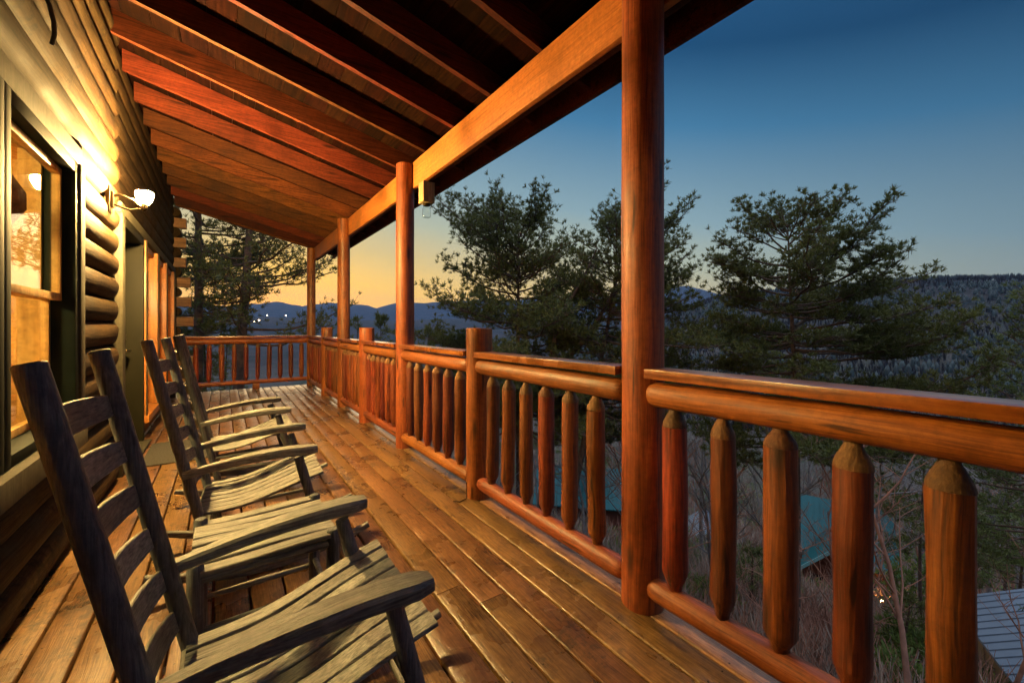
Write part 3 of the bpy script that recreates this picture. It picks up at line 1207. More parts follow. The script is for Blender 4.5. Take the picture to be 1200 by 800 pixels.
# side table between the first two chairs
t = thing('side_table', 'low slatted weathered side table between two rocking chairs', 'side table', (.14, 1.93, 0))
tx, ty, hw, hd, TZ = .14, 1.93, .215, .20, .455
for (sx, sy) in ((-1, -1), (1, -1), (-1, 1), (1, 1)):
    q = MB()
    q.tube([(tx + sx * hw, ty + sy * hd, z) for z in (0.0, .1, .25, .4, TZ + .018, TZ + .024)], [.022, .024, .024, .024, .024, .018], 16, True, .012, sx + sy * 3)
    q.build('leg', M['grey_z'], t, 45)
for i in range(7):
    q = MB()
    y = ty - .198 + i * .066
    pts = [(tx + u, y, TZ + .006 * math.sin(u * 9 + i)) for u in np.linspace(-.232 + (.03 if i in (0, 6) else 0), .232 - (.03 if i in (0, 6) else 0), 9)]
    q.ribbon(pts, [(0, .0285, 0)] * 9, .016)
    q.build('top_slat', M['grey_x'], t, 40)
q = MB()
for sy in (-1, 1):
    for z in (.15, .25):
        q.tube([(tx - hw, ty + sy * hd, z), (tx, ty + sy * hd, z), (tx + hw, ty + sy * hd, z)], [.010, .014, .010], 10)
    q.tube([(tx - hw, ty + sy * hd, TZ - .03), (tx + hw, ty + sy * hd, TZ - .03)], .016, 10)
for sx in (-1, 1):
    for z in (.18, TZ - .028):
        q.tube([(tx + sx * hw, ty - hd, z), (tx + sx * hw, ty + hd, z)], .012, 10)
q.build('rungs', M['grey_x'], t, 45)


# ------------------------------------------------------------------ trees
def tubes_np(paths):
    """paths: list of (pts array (m,3), rad array (m)) -> quads"""
    VV, FF = [], []
    base = 0
    for (p, r_, n) in paths:
        m_ = len(p)
        t_ = np.gradient(p, axis=0)
        t_ /= (np.linalg.norm(t_, axis=1, keepdims=True) + 1e-9)
        ref = np.array([0, 0, 1.0]) if abs(t_[0, 2]) < .8 else np.array([1.0, 0, 0])
        u = ref - t_ * (t_ @ ref)[:, None]
        u /= (np.linalg.norm(u, axis=1, keepdims=True) + 1e-9)
        w = np.cross(t_, u)
        th = np.arange(n) * 2 * math.pi / n
        ringv = p[:, None, :] + r_[:, None, None] * (u[:, None, :] * np.cos(th)[None, :, None] + w[:, None, :] * np.sin(th)[None, :, None])
        VV.append(ringv.reshape(-1, 3))
        ii, kk = np.meshgrid(np.arange(m_ - 1), np.arange(n), indexing='ij')
        a = base + ii * n + kk
        b = base + ii * n + (kk + 1) % n
        FF.append(np.stack([a, b, b + n, a + n], -1).reshape(-1, 4))
        base += m_ * n
    return np.concatenate(VV), np.concatenate(FF)


def tufts_np(P, D, n=10, ln=.16, wd=.022, g=None, up=.35):
    """needle tufts at points P pointing along D: thin triangles radiating"""
    g = g or rng
    N = len(P)
    P = np.repeat(np.asarray(P), n, 0)
    D = np.repeat(np.asarray(D), n, 0)
    rnd = g.normal(size=(N * n, 3))
    rnd /= np.linalg.norm(rnd, axis=1, keepdims=True)
    d = rnd + D * .75 + np.array([0, 0, up])
    d /= np.linalg.norm(d, axis=1, keepdims=True)
    L = ln * g.uniform(.65, 1.25, size=(N * n, 1))
    side = np.cross(d, g.normal(size=(N * n, 3)))
    side /= (np.linalg.norm(side, axis=1, keepdims=True) + 1e-9)
    o = P + g.normal(size=(N * n, 3)) * ln * .14
    v0 = o - side * wd * .5
    v1 = o + side * wd * .5
    v2 = o + d * L + side * wd * .28
    v3 = o + d * L - side * wd * .28
    VV = np.stack([v0, v1, v2, v3], 1).reshape(-1, 3)
    FF = np.arange(len(VV)).reshape(-1, 4)
    return VV, FF


def pine(label, base, top, crown0, prof, seed, group=None, limbs_per=4, step=.42, tuft=10, ln=.17, wd=.024, trunk_r=.16, bend=.25, elev=(-.12, .75), mat='needle', sub_den=1.0, name='pine_tree', droop=.0, extra=None, bias=None, foliage=1.0, cat='pine tree', spread=0.0):
    g = np.random.default_rng(seed)
    t = thing(name, label, cat, base, group)
    base = np.array(base, float)
    top = np.array(top, float)
    H = np.linalg.norm(top - base)
    m_ = 18
    u = np.linspace(0, 1, m_)
    ph = g.uniform(0, 6, 3)
    tp = base + (top - base) * u[:, None]
    tp[:, 0] += bend * np.sin(u * 5 + ph[0]) * u * (1 - u * .5)
    tp[:, 1] += bend * np.sin(u * 4 + ph[1]) * u * (1 - u * .5)
    tr = trunk_r * (1 - u) ** .8 + .012
    paths = [(tp, tr, 9)]
    TP, TD, TW = [], [], []

    def trunk_at(f):
        return np.array([np.interp(f, u, tp[:, k]) for k in range(3)])
    z = crown0
    while z < 1.0:
        nl = g.poisson(limbs_per * .7) + 1
        a0 = g.uniform(0, 6.28)
        for k in range(nl):
            a = a0 + k * 6.28 / nl + g.normal() * .5
            f = min(.995, z + g.normal() * .008)
            cr = max(0.0, (f - crown0) / (1 - crown0))
            L = float(np.interp(cr, prof[0], prof[1])) * g.uniform(.55, 1.12)
            if bias is not None:
                L *= 1 + bias[1] * math.cos(a - bias[0])
            if L < .12:
                continue
            e = elev[0] + (elev[1] - elev[0]) * cr ** 2.2 + g.normal() * .12
            n_ = 8
            s_ = np.linspace(0, 1, n_)
            dirh = np.array([math.sin(a), math.cos(a), 0])
            p0 = trunk_at(f)
            rise = math.sin(e) * s_ * L + (.14 - droop) * L * s_ ** 2 - .05 * L * np.sin(s_ * 3)
            wig = np.cumsum(g.normal(size=(n_, 3)) * .035 * L, 0) * s_[:, None]
            p = p0 + dirh * (s_ * L * math.cos(e))[:, None] + wig
            p[:, 2] += rise
            r0 = min(.055, .012 + .010 * L) * (trunk_r / .16) ** .5
            paths.append((p, r0 * (1 - s_ * .85) + .003, 5))
            # branchlets
            ns = max(3, int(L * 5.0 * sub_den))
            for j in range(ns):
                q = .36 + .64 * (j + g.uniform()) / ns
                pq = np.array([np.interp(q, s_, p[:, i_]) for i_ in range(3)])
                side = 1 if j % 2 else -1
                aa = a + side * g.uniform(.45, 1.1)
                l2 = (.22 + .34 * L * (1.05 - q)) * g.uniform(.5, 1.15)
                l2 = min(l2, 1.5)
                e2 = e * .5 + g.uniform(.0, .5)
                d2 = np.array([math.sin(aa) * math.cos(e2), math.cos(aa) * math.cos(e2), math.sin(e2)])
                n2_ = 4
                s2 = np.linspace(0, 1, n2_)
                pp = pq + d2 * (s2 * l2)[:, None] + np.cumsum(g.normal(size=(n2_, 3)) * .03 * l2, 0)
                paths.append((pp, .010 * (1 - s2 * .8) + .002, 3))
                nt = max(2, int(l2 / .11 * foliage))
                if foliage < 1 and g.uniform() > foliage:
                    continue
                for w_ in range(nt):
                    b_ = .45 + .57 * (w_ + g.uniform()) / nt
                    b_ = min(1, b_)
                    pt_ = np.array([np.interp(b_, s2, pp[:, i_]) for i_ in range(3)])
                    if spread:
                        of = g.normal(size=3) * spread
                        of[2] = abs(of[2]) * 1.25 - spread * .25
                        tip_ = pt_ + of
                        TW.append((pt_, tip_))
                        TP.append(tip_)
                        dd_ = of / (np.linalg.norm(of) + 1e-6) * .8 + d2 * .4
                        TD.append(dd_)
                    else:
                        TP.append(pt_ + g.normal(size=3) * .05)
                        TD.append(d2)
        z += step / H * g.uniform(.6, 1.3)
    TP.append(top)
    TD.append(np.array([0, 0, 1.0]))
    if extra:
        for (p, r_) in extra:
            paths.append((np.array(p, float), np.array(r_, float), 6))
    V_, F_ = tubes_np(paths)
    if TW:
        a_ = np.array([q_[0] for q_ in TW])
        b_ = np.array([q_[1] for q_ in TW])
        sd_ = np.cross(b_ - a_, g.normal(size=a_.shape))
        sd_ /= (np.linalg.norm(sd_, axis=1, keepdims=True) + 1e-9)
        tv = np.stack([a_ - sd_ * .005, a_ + sd_ * .005, b_ + sd_ * .003, b_ - sd_ * .003], 1).reshape(-1, 3)
        F_ = np.concatenate([F_, np.arange(len(tv)).reshape(-1, 4) + len(V_)])
        V_ = np.concatenate([V_, tv])
    raw('trunk', V_, F_, M['bark'], t, 4, True)
    V_, F_ = tufts_np(np.array(TP), np.array(TD), tuft, ln, wd, g)
    raw('crown', V_, F_, M[mat], t, 4)
    return t


def gz_at(p, d=.5):
    return (p.x, p.y, ground(p.x, p.y) - d)


# the pine beyond the front railing bay
pA = at(932, 383, 15)
topA = at(928, 262, 15)
pine('full pine with rounded open crown standing alone beyond the front railing', gz_at(pA), topA, .50, ([0, .12, .3, .5, .7, .88, 1], [5.0, 5.7, 4.8, 3.7, 3.2, 2.6, 1.3]), 21, limbs_per=6, step=.50, bias=(R(125), .12), elev=(-.12, .8), trunk_r=.17, tuft=17, ln=.13, wd=.023, sub_den=1.7, spread=.16)
pB = at(610, 383, 17)
topB = at(606, 268, 17)
pine('broad dark pine with straight trunk between two tall porch posts', gz_at(pB), topB, .48, ([0, .15, .4, .6, .8, .93, 1], [4.7, 5.0, 4.3, 3.6, 3.1, 2.4, 1.2]), 33, limbs_per=7, step=.48, bias=(R(-55), .15), elev=(-.10, .95), trunk_r=.17, tuft=15, ln=.14, wd=.023, sub_den=1.4, spread=.17)
pC = at(640, 470, 15.5)
pC2 = at(735, 275, 15.5)
pine('leaning pine with forked crooked trunk crossing behind the front post', gz_at(pC), pC2, .50, ([0, .2, .45, .7, .9, 1], [2.4, 3.6, 3.4, 2.9, 2.3, 1.2]), 47, limbs_per=7, step=.44, bias=(R(125), .25), elev=(-.10, .9), trunk_r=.17, tuft=15, ln=.13, wd=.022, sub_den=1.4, spread=.15,
     extra=[([at(648, 440, 15.3), at(690, 392, 15.3), at(715, 350, 15.2), at(730, 310, 15.2)], [.11, .09, .06, .02]), ([at(640, 455, 15.2), at(655, 372, 15), at(682, 330, 15), at(700, 290, 15)], [.12, .09, .06, .02])])
# two pines past the end railing
b1 = at(229, 470, 13.2)
t1 = at(233, 60, 13.2)
pine('thin dark pine trunk close to the cabin corner past the end railing', gz_at(b1), t1, .50, ([0, .2, .5, 1], [2.0, 2.6, 2.4, .6]), 51, limbs_per=3, step=.45, elev=(.0, .5), trunk_r=.20, tuft=14, bend=.1, foliage=1.25, ln=.12, wd=.022, spread=.17, sub_den=1.3)
b2 = at(260, 480, 12.6)
t2 = at(307, 90, 12.6)
pine('leaning pine past the end railing, thicker trunk tilted away from the cabin corner', gz_at(b2), t2, .52, ([0, .2, .5, 1], [1.9, 2.4, 2.2, .6]), 58, limbs_per=3, step=.42, elev=(.05, .55), trunk_r=.23, tuft=8, bend=.08, bias=(R(110), .35), foliage=1.2, ln=.12, wd=.022, spread=.17, sub_den=1.3)
# evergreens at the edges
pD = at(1222, 470, 13)
pine('yellowish green pine top at the edge beyond the front railing', gz_at(pD), at(1216, 338, 13), .35, ([0, .3, .7, 1], [2.8, 2.6, 1.7, .4]), 63, limbs_per=5, step=.38, trunk_r=.13, mat='needle2', ln=.13, spread=.13, tuft=12, wd=.021)
for i, (px, py, d, rr_) in enumerate(((418, 377, 24, 1.6), (447, 372, 27, 1.9), (472, 381, 22, 1.5), (398, 388, 30, 1.7))):
    p = at(px, 420, d)
    pine('dark pine top rising just over the railing past the jar light post', gz_at(p), at(px, py, d), .55, ([0, .4, 1], [rr_ * 1.4, rr_, .2]), 70 + i, 'pine tops just over the railing', limbs_per=4, step=.5, trunk_r=.12, tuft=8, ln=.22, wd=.035)
for i, (px, py, d, rr_) in enumerate(((236, 352, 15, 1.3), (262, 398, 17, 1.6), (222, 420, 13, 1.3))):
    p = at(px, 470, d)
    pine('small bushy pine standing behind the balusters of the end railing', gz_at(p), at(px, py, d), .35, ([0, .4, 1], [rr_ * 1.4, rr_, .2]), 80 + i, 'small pines behind the end railing', limbs_per=4, step=.42, trunk_r=.09, tuft=8, ln=.15)

# young pines below the railing
spots = [(1080, 520, 20), (1178, 560, 24), (1195, 600, 19), (1060, 760, 13), (800, 655, 26), (855, 690, 22), (760, 640, 30), (880, 720, 18), (1150, 500, 33), (1000, 500, 48), (690, 480, 40), (640, 455, 45), (1120, 470, 60), (580, 470, 50)]
for i, (px, py, d) in enumerate(spots):
    p = at(px, py, d)
    gz_ = ground(p.x, p.y)
    h = max(3.0, p.z - gz_)
    rr_ = min(2.2, h * .33)
    pine('young bushy green pine on the slope below the railing', (p.x, p.y, gz_ - .3), (p.x, p.y, gz_ + h), .15 if h < 7 else .5, ([0, .3, 1], [rr_ * 1.2, rr_, .2]), 120 + i, 'young pines on the slope below the railing', limbs_per=4, step=.45, trunk_r=.08, tuft=7, ln=.2, wd=.035, mat='needle2' if i % 3 else 'needle')


# bare winter trees -----------------------------------------------------------
def bare_paths(H, seed, twig=1.0, levels=3):
    g = np.random.default_rng(seed)
    paths = []

    def grow(p, d, L, r_, lev):
        n_ = 6
        pts = [p]
        dd = d.copy()
        for k in range(n_ - 1):
            dd = dd + g.normal(size=3) * .10 + np.array([0, 0, .05])
            dd /= np.linalg.norm(dd)
            pts.append(pts[-1] + dd * L / (n_ - 1))
        pts = np.array(pts)
        rads = r_ * (1 - np.linspace(0, .75, n_))
        paths.append((pts, rads, 5 if lev == 0 else 3))
        if lev >= levels:
            return
        nc = [11, 6, 4][lev]
        for k in range(nc):
            q = (.3 if lev == 0 else .2) + .75 * (k + g.uniform()) / nc
            q = min(q, .98)
            b = np.array([np.interp(q, np.linspace(0, 1, n_), pts[:, i_]) for i_ in range(3)])
            a = g.uniform(0, 6.28)
            nd = dd * .5 + np.array([math.sin(a), math.cos(a), .35]) * .8
            nd /= np.linalg.norm(nd)
            grow(b, nd, L * g.uniform(.28, .5) * (1.15 - q * .5), max(.004, r_ * .38), lev + 1)
    grow(np.zeros(3), np.array([0, 0, 1.0]), H, .012 * H, 0)
    return paths


variants = []
for i in range(6):
    V_, F_ = tubes_np(bare_paths(11 + i, 300 + i))
    me = raw('bare_trunk', V_, F_, M['twig' if i % 3 else 'redtwig'], None, 4, True)
    variants.append(me.data)
    bpy.data.objects.remove(me)
g2 = np.random.default_rng(99)
cnt = 0
placed = []
tries = 0
while cnt < 230 and tries < 5000:
    tries += 1
    px = g2.uniform(560, 1260)
    d_ = 14 * (18 ** g2.uniform(0, 1) ** .8)
    lat = (px - 600) / F_PX * d_
    x, y = FW[0] * d_ + RT[0] * lat, FW[1] * d_ + RT[1] * lat
    if math.hypot(x, y) < 15:
        continue
    # keep the sight lines to the cabins mostly free
    if 20 < d_ < 46 and (865 < px < 1070 or 640 < px < 730) and g2.uniform() < .93:
        continue
    if d_ < 24 and px > 1110:
        continue
    z = ground(x, y)
    o = bpy.data.objects.new('bare_tree', variants[int(g2.integers(0, 6))])
    col.objects.link(o)
    s_ = g2.uniform(.6, 1.0)
    top_z = z + 15 * s_
    lim = HC - .09 * d_ - .5
    if top_z > lim:
        s_ = max(.25, (lim - z) / 15)
    o.location = (x, y, z - .2)
    o.rotation_euler = (0, 0, g2.uniform(0, 6.28))
    o.scale = (s_, s_, s_ * g2.uniform(.85, 1.15))
    tag(o, 'bare leafless tree with fine grey twigs in the valley woods below the railing', 'tree', 'bare winter trees in the valley woods')
    cnt += 1

# reddish saplings just behind the balusters
for i, (px, py, d_, lab) in enumerate(((1056, 520, 9.5, 'slender reddish bare sapling rising between two thick front balusters'), (1012, 560, 10.5, 'reddish bare sapling leaning behind the front balusters near the teal roof'),
                                       (905, 610, 11.5, 'low bare sapling in front of the teal roofed cabin slab'), (1170, 610, 12.0, 'bare shrub tree spreading over the grey metal roof'), (985, 590, 12.5, 'thin bare sapling in front of the cabin gable'), (778, 600, 13.5, 'bare sapling close behind the tall front post'), (842, 560, 15.0, 'bare sapling before the small house with the white gable'))):
    p = at(px, py, d_)
    gz_ = ground(p.x, p.y)
    H = p.z - gz_
    V_, F_ = tubes_np(bare_paths(max(3, H), 500 + i, levels=3))
    t = thing('sapling', lab, 'sapling', (p.x, p.y, gz_ - .1))
    V_ = V_ + np.array([p.x, p.y, gz_ - .1])
    raw('stem', V_, F_, M['redtwig'], t, 4, True)


# leafy shrubs on the slope
def shrub_mesh(seed, r_, h):
    g = np.random.default_rng(seed)
    n_ = 520
    P = g.normal(size=(n_, 3))
    P /= np.linalg.norm(P, axis=1, keepdims=True)
    P *= (g.uniform(.35, 1, size=(n_, 1)) ** .6)
    lump = 1 + .35 * np.sin(P[:, 0:1] * 5 + seed) * np.cos(P[:, 1:2] * 4)
    P = P * lump * np.array([r_, r_, h * .5]) + np.array([0, 0, h * .5])
    D = P - np.array([0, 0, h * .3])
    D /= np.linalg.norm(D, axis=1, keepdims=True)
    return P, D, g


for i, (px, py, d_, r_, lab) in enumerate(((1070, 745, 13, 1.0, 'bright green leafy shrub below the last visible front balusters'), (1048, 790, 11.5, .9, 'low green shrub at the foot of the front railing view'),
                                           (835, 700, 17, 1.2, 'green shrub behind the balusters next to the tall front post'), (1065, 655, 22, 1.4, 'green shrub beside the lit red porch of the teal roofed cabin'),
                                           (905, 690, 21, 1.3, 'mossy green shrub under the teal roof slab'))):
    p = at(px, py, d_)
    gz_ = ground(p.x, p.y)
    h = max(1.6, p.z - gz_ + .3)
    t = thing('shrub', lab, 'shrub', (p.x, p.y, gz_ - .1))
    P, D, g = shrub_mesh(600 + i, r_, h)
    V_, F_ = tufts_np(P + np.array([p.x, p.y, gz_]), D, 7, .20, .05, g)
    raw('foliage', V_, F_, M['shrub'], t, 4)
    q = MB()
    for k in range(5):
        a = k * 1.26
        q.tube([(p.x + .1 * math.cos(a), p.y + .1 * math.sin(a), gz_ - .1), (p.x + r_ * .5 * math.cos(a), p.y + r_ * .5 * math.sin(a), gz_ + h * .7)], [.03, .01], 5)
    q.build('stems', M['bark'], t)

# brush and undergrowth over the near slope
gb = np.random.default_rng(41)
for (nm, mat_, lab, nb, hmin, hmax, wid) in (('brush', 'brushtwig', 'tangled grey brown brush covering the slope below the porch', 7000, .6, 1.9, .028),
                                             ('undergrowth', 'shrub', 'patches of low green undergrowth on the slope below the porch', 5200, .3, 1.0, .07),
                                             ('briars', 'redtwig', 'reddish briars scattered over the slope below the porch', 4200, .8, 2.2, .02)):
    az_ = R(20) + R(100) * gb.uniform(size=nb * 2)
    rr2 = 13 * (160 / 13) ** gb.uniform(size=nb * 2)
    xs_, ys_ = rr2 * np.sin(az_), rr2 * np.cos(az_)
    keep = [i for i in range(nb * 2) if fbm(xs_[i], ys_[i], .11, 3, {'brush': 1.0, 'undergrowth': 20.0, 'briars': 40.0}[nm]) > (-.12 if nm == 'brush' else -.02)][:nb]
    P0 = np.array([(xs_[i], ys_[i], ground(xs_[i], ys_[i]) - .05) for i in keep])
    nk = 9
    P1 = np.repeat(P0, nk, 0) + gb.normal(size=(len(P0) * nk, 3)) * np.array([.25, .25, .03])
    d1 = gb.normal(size=P1.shape) * np.array([.55, .55, .2]) + np.array([0, 0, 1.0])
    d1 /= np.linalg.norm(d1, axis=1, keepdims=True)
    h1 = gb.uniform(hmin, hmax, size=(len(P1), 1))
    sd1 = np.cross(d1, gb.normal(size=P1.shape))
    sd1 /= np.linalg.norm(sd1, axis=1, keepdims=True)
    if nm == 'undergrowth':
        P1 = P1 + d1 * h1 * gb.uniform(0, .6, size=(len(P1), 1))
        h1 = h1 * .45
    Vb = np.stack([P1 - sd1 * wid, P1 + sd1 * wid, P1 + d1 * h1 + sd1 * wid * .3, P1 + d1 * h1 - sd1 * wid * .3], 1).reshape(-1, 3)
    ob = raw(nm, Vb, np.arange(len(Vb)).reshape(-1, 4), M[mat_], None, 4)
    tag(ob, lab, 'undergrowth', kind='stuff')

# far woods over the ridge across the valley: thousands of crowns, one mass
g3 = np.random.default_rng(77)
NV, NF, off = [], [], 0
NV2, NF2, off2 = [], [], 0
NW = 24000
for i in range(NW):
    az = R(g3.uniform(28, 112))
    r_ = 230 * (1250 / 230) ** g3.uniform(0, 1)
    if i % 5 == 0:
        r_ = g3.uniform(950, 1190)
    x, y = r_ * math.sin(az), r_ * math.cos(az)
    el = float(np.interp(az, TN[0], TN[1]))
    if r_ > 500 and el < -.06:
        continue
    z = ground(x, y)
    h = g3.uniform(6, 11.5)
    ever = fbm(x, y, .006, 3, 2.0) + g3.normal() * .25 > .22
    if ever:
        k = 6
        th = np.arange(k) * 6.283 / k + g3.uniform(0, 6)
        rr_ = h * .24 * g3.uniform(.6, 1.3, k)
        vs = np.concatenate([np.stack([np.cos(th) * rr_, np.sin(th) * rr_, h * g3.uniform(.1, .35, k)], 1), np.stack([np.cos(th + .5) * rr_ * .6, np.sin(th + .5) * rr_ * .6, h * g3.uniform(.5, .75, k)], 1), [[0, 0, h]]])
        fs = []
        for j in range(k):
            fs += [(j, (j + 1) % k, k + j), ((j + 1) % k, k + (j + 1) % k, k + j), (k + j, k + (j + 1) % k, 2 * k)]
        NV2.append(vs + np.array([x, y, z]))
        NF2.append(np.array(fs) + off2)
        off2 += len(vs)
    else:
        n_ = 9
        a = g3.uniform(0, 6.283, n_)
        rr_ = h * .32 * g3.uniform(.2, 1, n_)
        zt = h * g3.uniform(.55, 1.0, n_)
        wq = h * .022
        b0 = np.stack([g3.normal(size=n_) * .3, g3.normal(size=n_) * .3, h * g3.uniform(0, .4, n_)], 1)
        tipv = np.stack([np.cos(a) * rr_, np.sin(a) * rr_, zt], 1)
        sd = np.stack([-np.sin(a), np.cos(a), np.zeros(n_)], 1) * wq * 2.2
        vs = np.stack([b0 - sd, b0 + sd, tipv], 1).reshape(-1, 3)
        NV.append(vs + np.array([x, y, z]))
        NF.append(np.arange(len(vs)).reshape(-1, 3) + off)
        off += len(vs)
w1 = raw('bare_woods', np.concatenate(NV), np.concatenate(NF), M['farwood'], None, 3)
tag(w1, 'grey leafless forest covering the ridge across the valley', 'forest', kind='stuff')
w2 = raw('evergreen_woods', np.concatenate(NV2), np.concatenate(NF2), M['farpine'], None, 3)
tag(w2, 'dark evergreens scattered through the forest on the ridge', 'forest', kind='stuff')


# ------------------------------------------------------------------ neighbouring cabins
def cabin(label, px, py, d_, L, W, hw, pitch, yaw, roofm, wallm, gable=False, cat='cabin', porch=False, name='neighbour_cabin', pos=None, side=-1):
    """py marks the eave level; L along the ridge"""
    p = pos if pos is not None else at(px, py, d_)
    t = thing(name, label, cat, (0, 0, 0))
    gz_ = ground(p.x, p.y) - 1.5 - p.z
    e = .5
    rise = pitch * (W / 2 + e)

    def put(o):
        o.parent = t
        return o
    q = MB()
    q.prism([(-W / 2, gz_), (W / 2, gz_), (W / 2, 0), (0, pitch * W / 2), (-W / 2, 0)], 'x', -L / 2, L / 2)
    put(q.build('wall', wallm))
    q = MB()
    for s in (-1, 1):
        a, b = (s * (W / 2 + e), -pitch * e), (0, pitch * W / 2)
        q.prism([a, (a[0], a[1] + .1), (b[0], b[1] + .1), b], 'x', -L / 2 - e, L / 2 + e)
        for x in np.arange(-L / 2 - e + .2, L / 2 + e, .4):
            q.prism([(a[0], a[1] + .1), (a[0], a[1] + .15), (b[0], b[1] + .15), (b[0], b[1] + .1)], 'x', x - .03, x + .03)
    put(q.build('roof', roofm))
    if gable:
        q = MB()
        gw, gh = 3.4, .95
        z0 = -.5
        for s in (-1, 1):
            q.prism([(s * gw / 2, z0), (s * gw / 2, z0 + .1), (0, z0 + gh * gw / 2 + .1), (0, z0 + gh * gw / 2)], 'y', -W / 2 - 2.4, 0)
        put(q.build('dormer_roof', roofm))
        q = MB()
        q.prism([(-gw / 2 + .3, gz_), (gw / 2 - .3, gz_), (gw / 2 - .3, z0 + .1), (0, z0 + gh * gw / 2 - .15), (-gw / 2 + .3, z0 + .1)], 'y', -W / 2 - 1.8, -W / 2 + .5)
        put(q.build('dormer_wall', wallm))
        q = MB()
        for s in (-1, 1):
            q.prism([(s * gw / 2, z0 - .14), (s * gw / 2, z0 + .12), (0, z0 + gh * gw / 2 + .13), (0, z0 + gh * gw / 2 - .13)], 'y', -W / 2 - 2.46, -W / 2 - 2.41)
        put(q.build('gable_trim', M['tealtrim']))
        for xx in (-.7, .7):
            q = MB()
            q.box(xx - .4, xx + .4, -W / 2 - 1.83, -W / 2 - 1.79, -2.4, -.9)
            put(q.build('window', M['darkwin']))
    for xx in np.linspace(-L / 2 + 1.2, L / 2 - 1.2, 3):
        q = MB()
        q.box(xx - .45, xx + .45, -W / 2 - .04, -W / 2 + .02, -1.9, -.7)
        put(q.build('window', M['darkwin']))
    if porch:
        q = MB()
        for x in np.arange(-L / 2, L / 2 + .01, .5):
            q.box(x - .04, x + .04, min(side * (W / 2 + 1.6), side * (W / 2 + 1.5)), max(side * (W / 2 + 1.6), side * (W / 2 + 1.5)), -2.6, -1.6)
        ya, yb, yc = side * (W / 2 + 1.62), side * (W / 2 + 1.48), side * W / 2
        q.box(-L / 2, L / 2, min(ya, yb), max(ya, yb), -1.6, -1.5)
        q.box(-L / 2, L / 2, min(ya, yc), max(ya, yc), -2.75, -2.6)
        put(q.build('porch_rail', M['porchwood']))
    t.location = p
    t.rotation_euler = (0, 0, yaw)
    return t


cabin('red brown cabin with teal metal roof and front gable below the railing', 968, 624, 32, 6.6, 6.8, 3, .75, R(-70), M['teal'], M['redwall'], gable=True, porch=True)
cabin('cabin with low teal metal roof seen behind balusters beside the front post', 690, 572, 42, 9.5, 7.5, 3, .55, R(-45), M['teal'], M['redwall'])
cabin('small house with white gable wall among bare trees', 826, 628, 40, 5, 4.0, 3, .75, R(30), M['greyroof'], M['whitewall'], cat='house', name='neighbour_house')
cabin('house with ribbed grey metal roof close below the railing end', 0, 0, 0, 7.0, 7.0, 3, .48, R(26), M['greyroof'], M['porchwood'], cat='house', porch=True, name='neighbour_house', pos=Vector((24.3, -1.56, -10.5)), side=1)
# the lamp burning on the teal cabin's porch
p = at(1033, 703, 26)
t = thing('porch_lamp', 'small orange lamp burning on the red cabin porch below the railing', 'lamp', p)
q = MB()
q.lathe(p, [(.02, -.09), (.075, -.06), (.09, 0), (.075, .06), (.02, .09)], 12)
q.build('bulb', M['cabinlight'], t, 60)
q = MB()
q.lathe((p.x, p.y, p.z + .09), [(.14, 0), (.10, .05), (.02, .10)], 12)
q.tube([(p.x, p.y, p.z + .12), (p.x, p.y + .1, p.z + .3), (p.x + .05, p.y + .12, p.z - 4.0)], .03, 6)
q.build('hood', M['iron'], t, 40)
t = thing('stair_rail', 'small red deck rail lit orange by the burning lamp', 'railing', at(1041, 715, 26.4))
q = MB()
c_ = at(1041, 715, 26.6)
for k in range(6):
    q.box(c_.x - .04 + k * .16 * RT[0], c_.x + .04 + k * .16 * RT[0], c_.y - .04 + k * .16 * RT[1], c_.y + .04 + k * .16 * RT[1], c_.z - 3.0, c_.z + .5)
for zz in (.45, .1, -.3, -.7):
    q.tube([(c_.x, c_.y, c_.z + zz), (c_.x + .8 * RT[0], c_.y + .8 * RT[1], c_.z + zz)], .05, 6)
q.build('rail_boards', M['redwall'], t)

# lit houses far off on the middle ridge
for i, (px, py) in enumerate(((289, 375), (298, 377), (303.5, 375.5), (313, 369.5), (335, 370), (286, 373.5))):
    az, el = az_el(px, py)
    r_ = 3300.0
    lo, hi = 1500, 4200
    x, y, z = r_ * math.sin(az), r_ * math.cos(az), HC + el * r_
    # march outward until the sight line meets the slope
    for r_ in np.linspace(1400, 4400, 300):
        x, y = r_ * math.sin(az), r_ * math.cos(az)
        z = HC + el * r_
        if ground(x, y) > z:
            break
    s_ = [15, 9, 12, 8, 9, 8][i] * r_ / 3600 * 1.1
    q = MB()
    q.prism([(-s_ * .5, -4), (s_ * .5, -4), (s_ * .5, s_ * .5), (0, s_ * .8), (-s_ * .5, s_ * .5)], 'y', 0, s_)
    t = thing('distant_house', 'tiny lit house twinkling on the dark blue ridge', 'house', (x, y, z), 'lit houses on the far ridge')
    o = q.build('wall', M['whitewall'])
    o.parent = t
    q = MB()
    q.box(-s_ * .4, s_ * .4, -.35, -.2, -s_ * .1, s_ * .42)
    o = q.build('lit_window', M['houselight'])
    o.parent = t
    t.rotation_euler = (0, 0, -az)

# ------------------------------------------------------------------ air
hz = MB()
hz.box(-10100, 10100, -10100, 10100, -260, 700)
m = NT('haze_air')
pv = m.n('ShaderNodeVolumePrincipled')
pv.inputs['Color'].default_value = (.36, .58, 1.0, 1)
pv.inputs['Density'].default_value = HAZE = 5e-5
m.l(pv.outputs[0], m.out.inputs['Volume'])
hz = hz.build('haze', m.m, None, 0)
tag(hz, 'blue evening haze filling the valley', 'haze', kind='stuff')

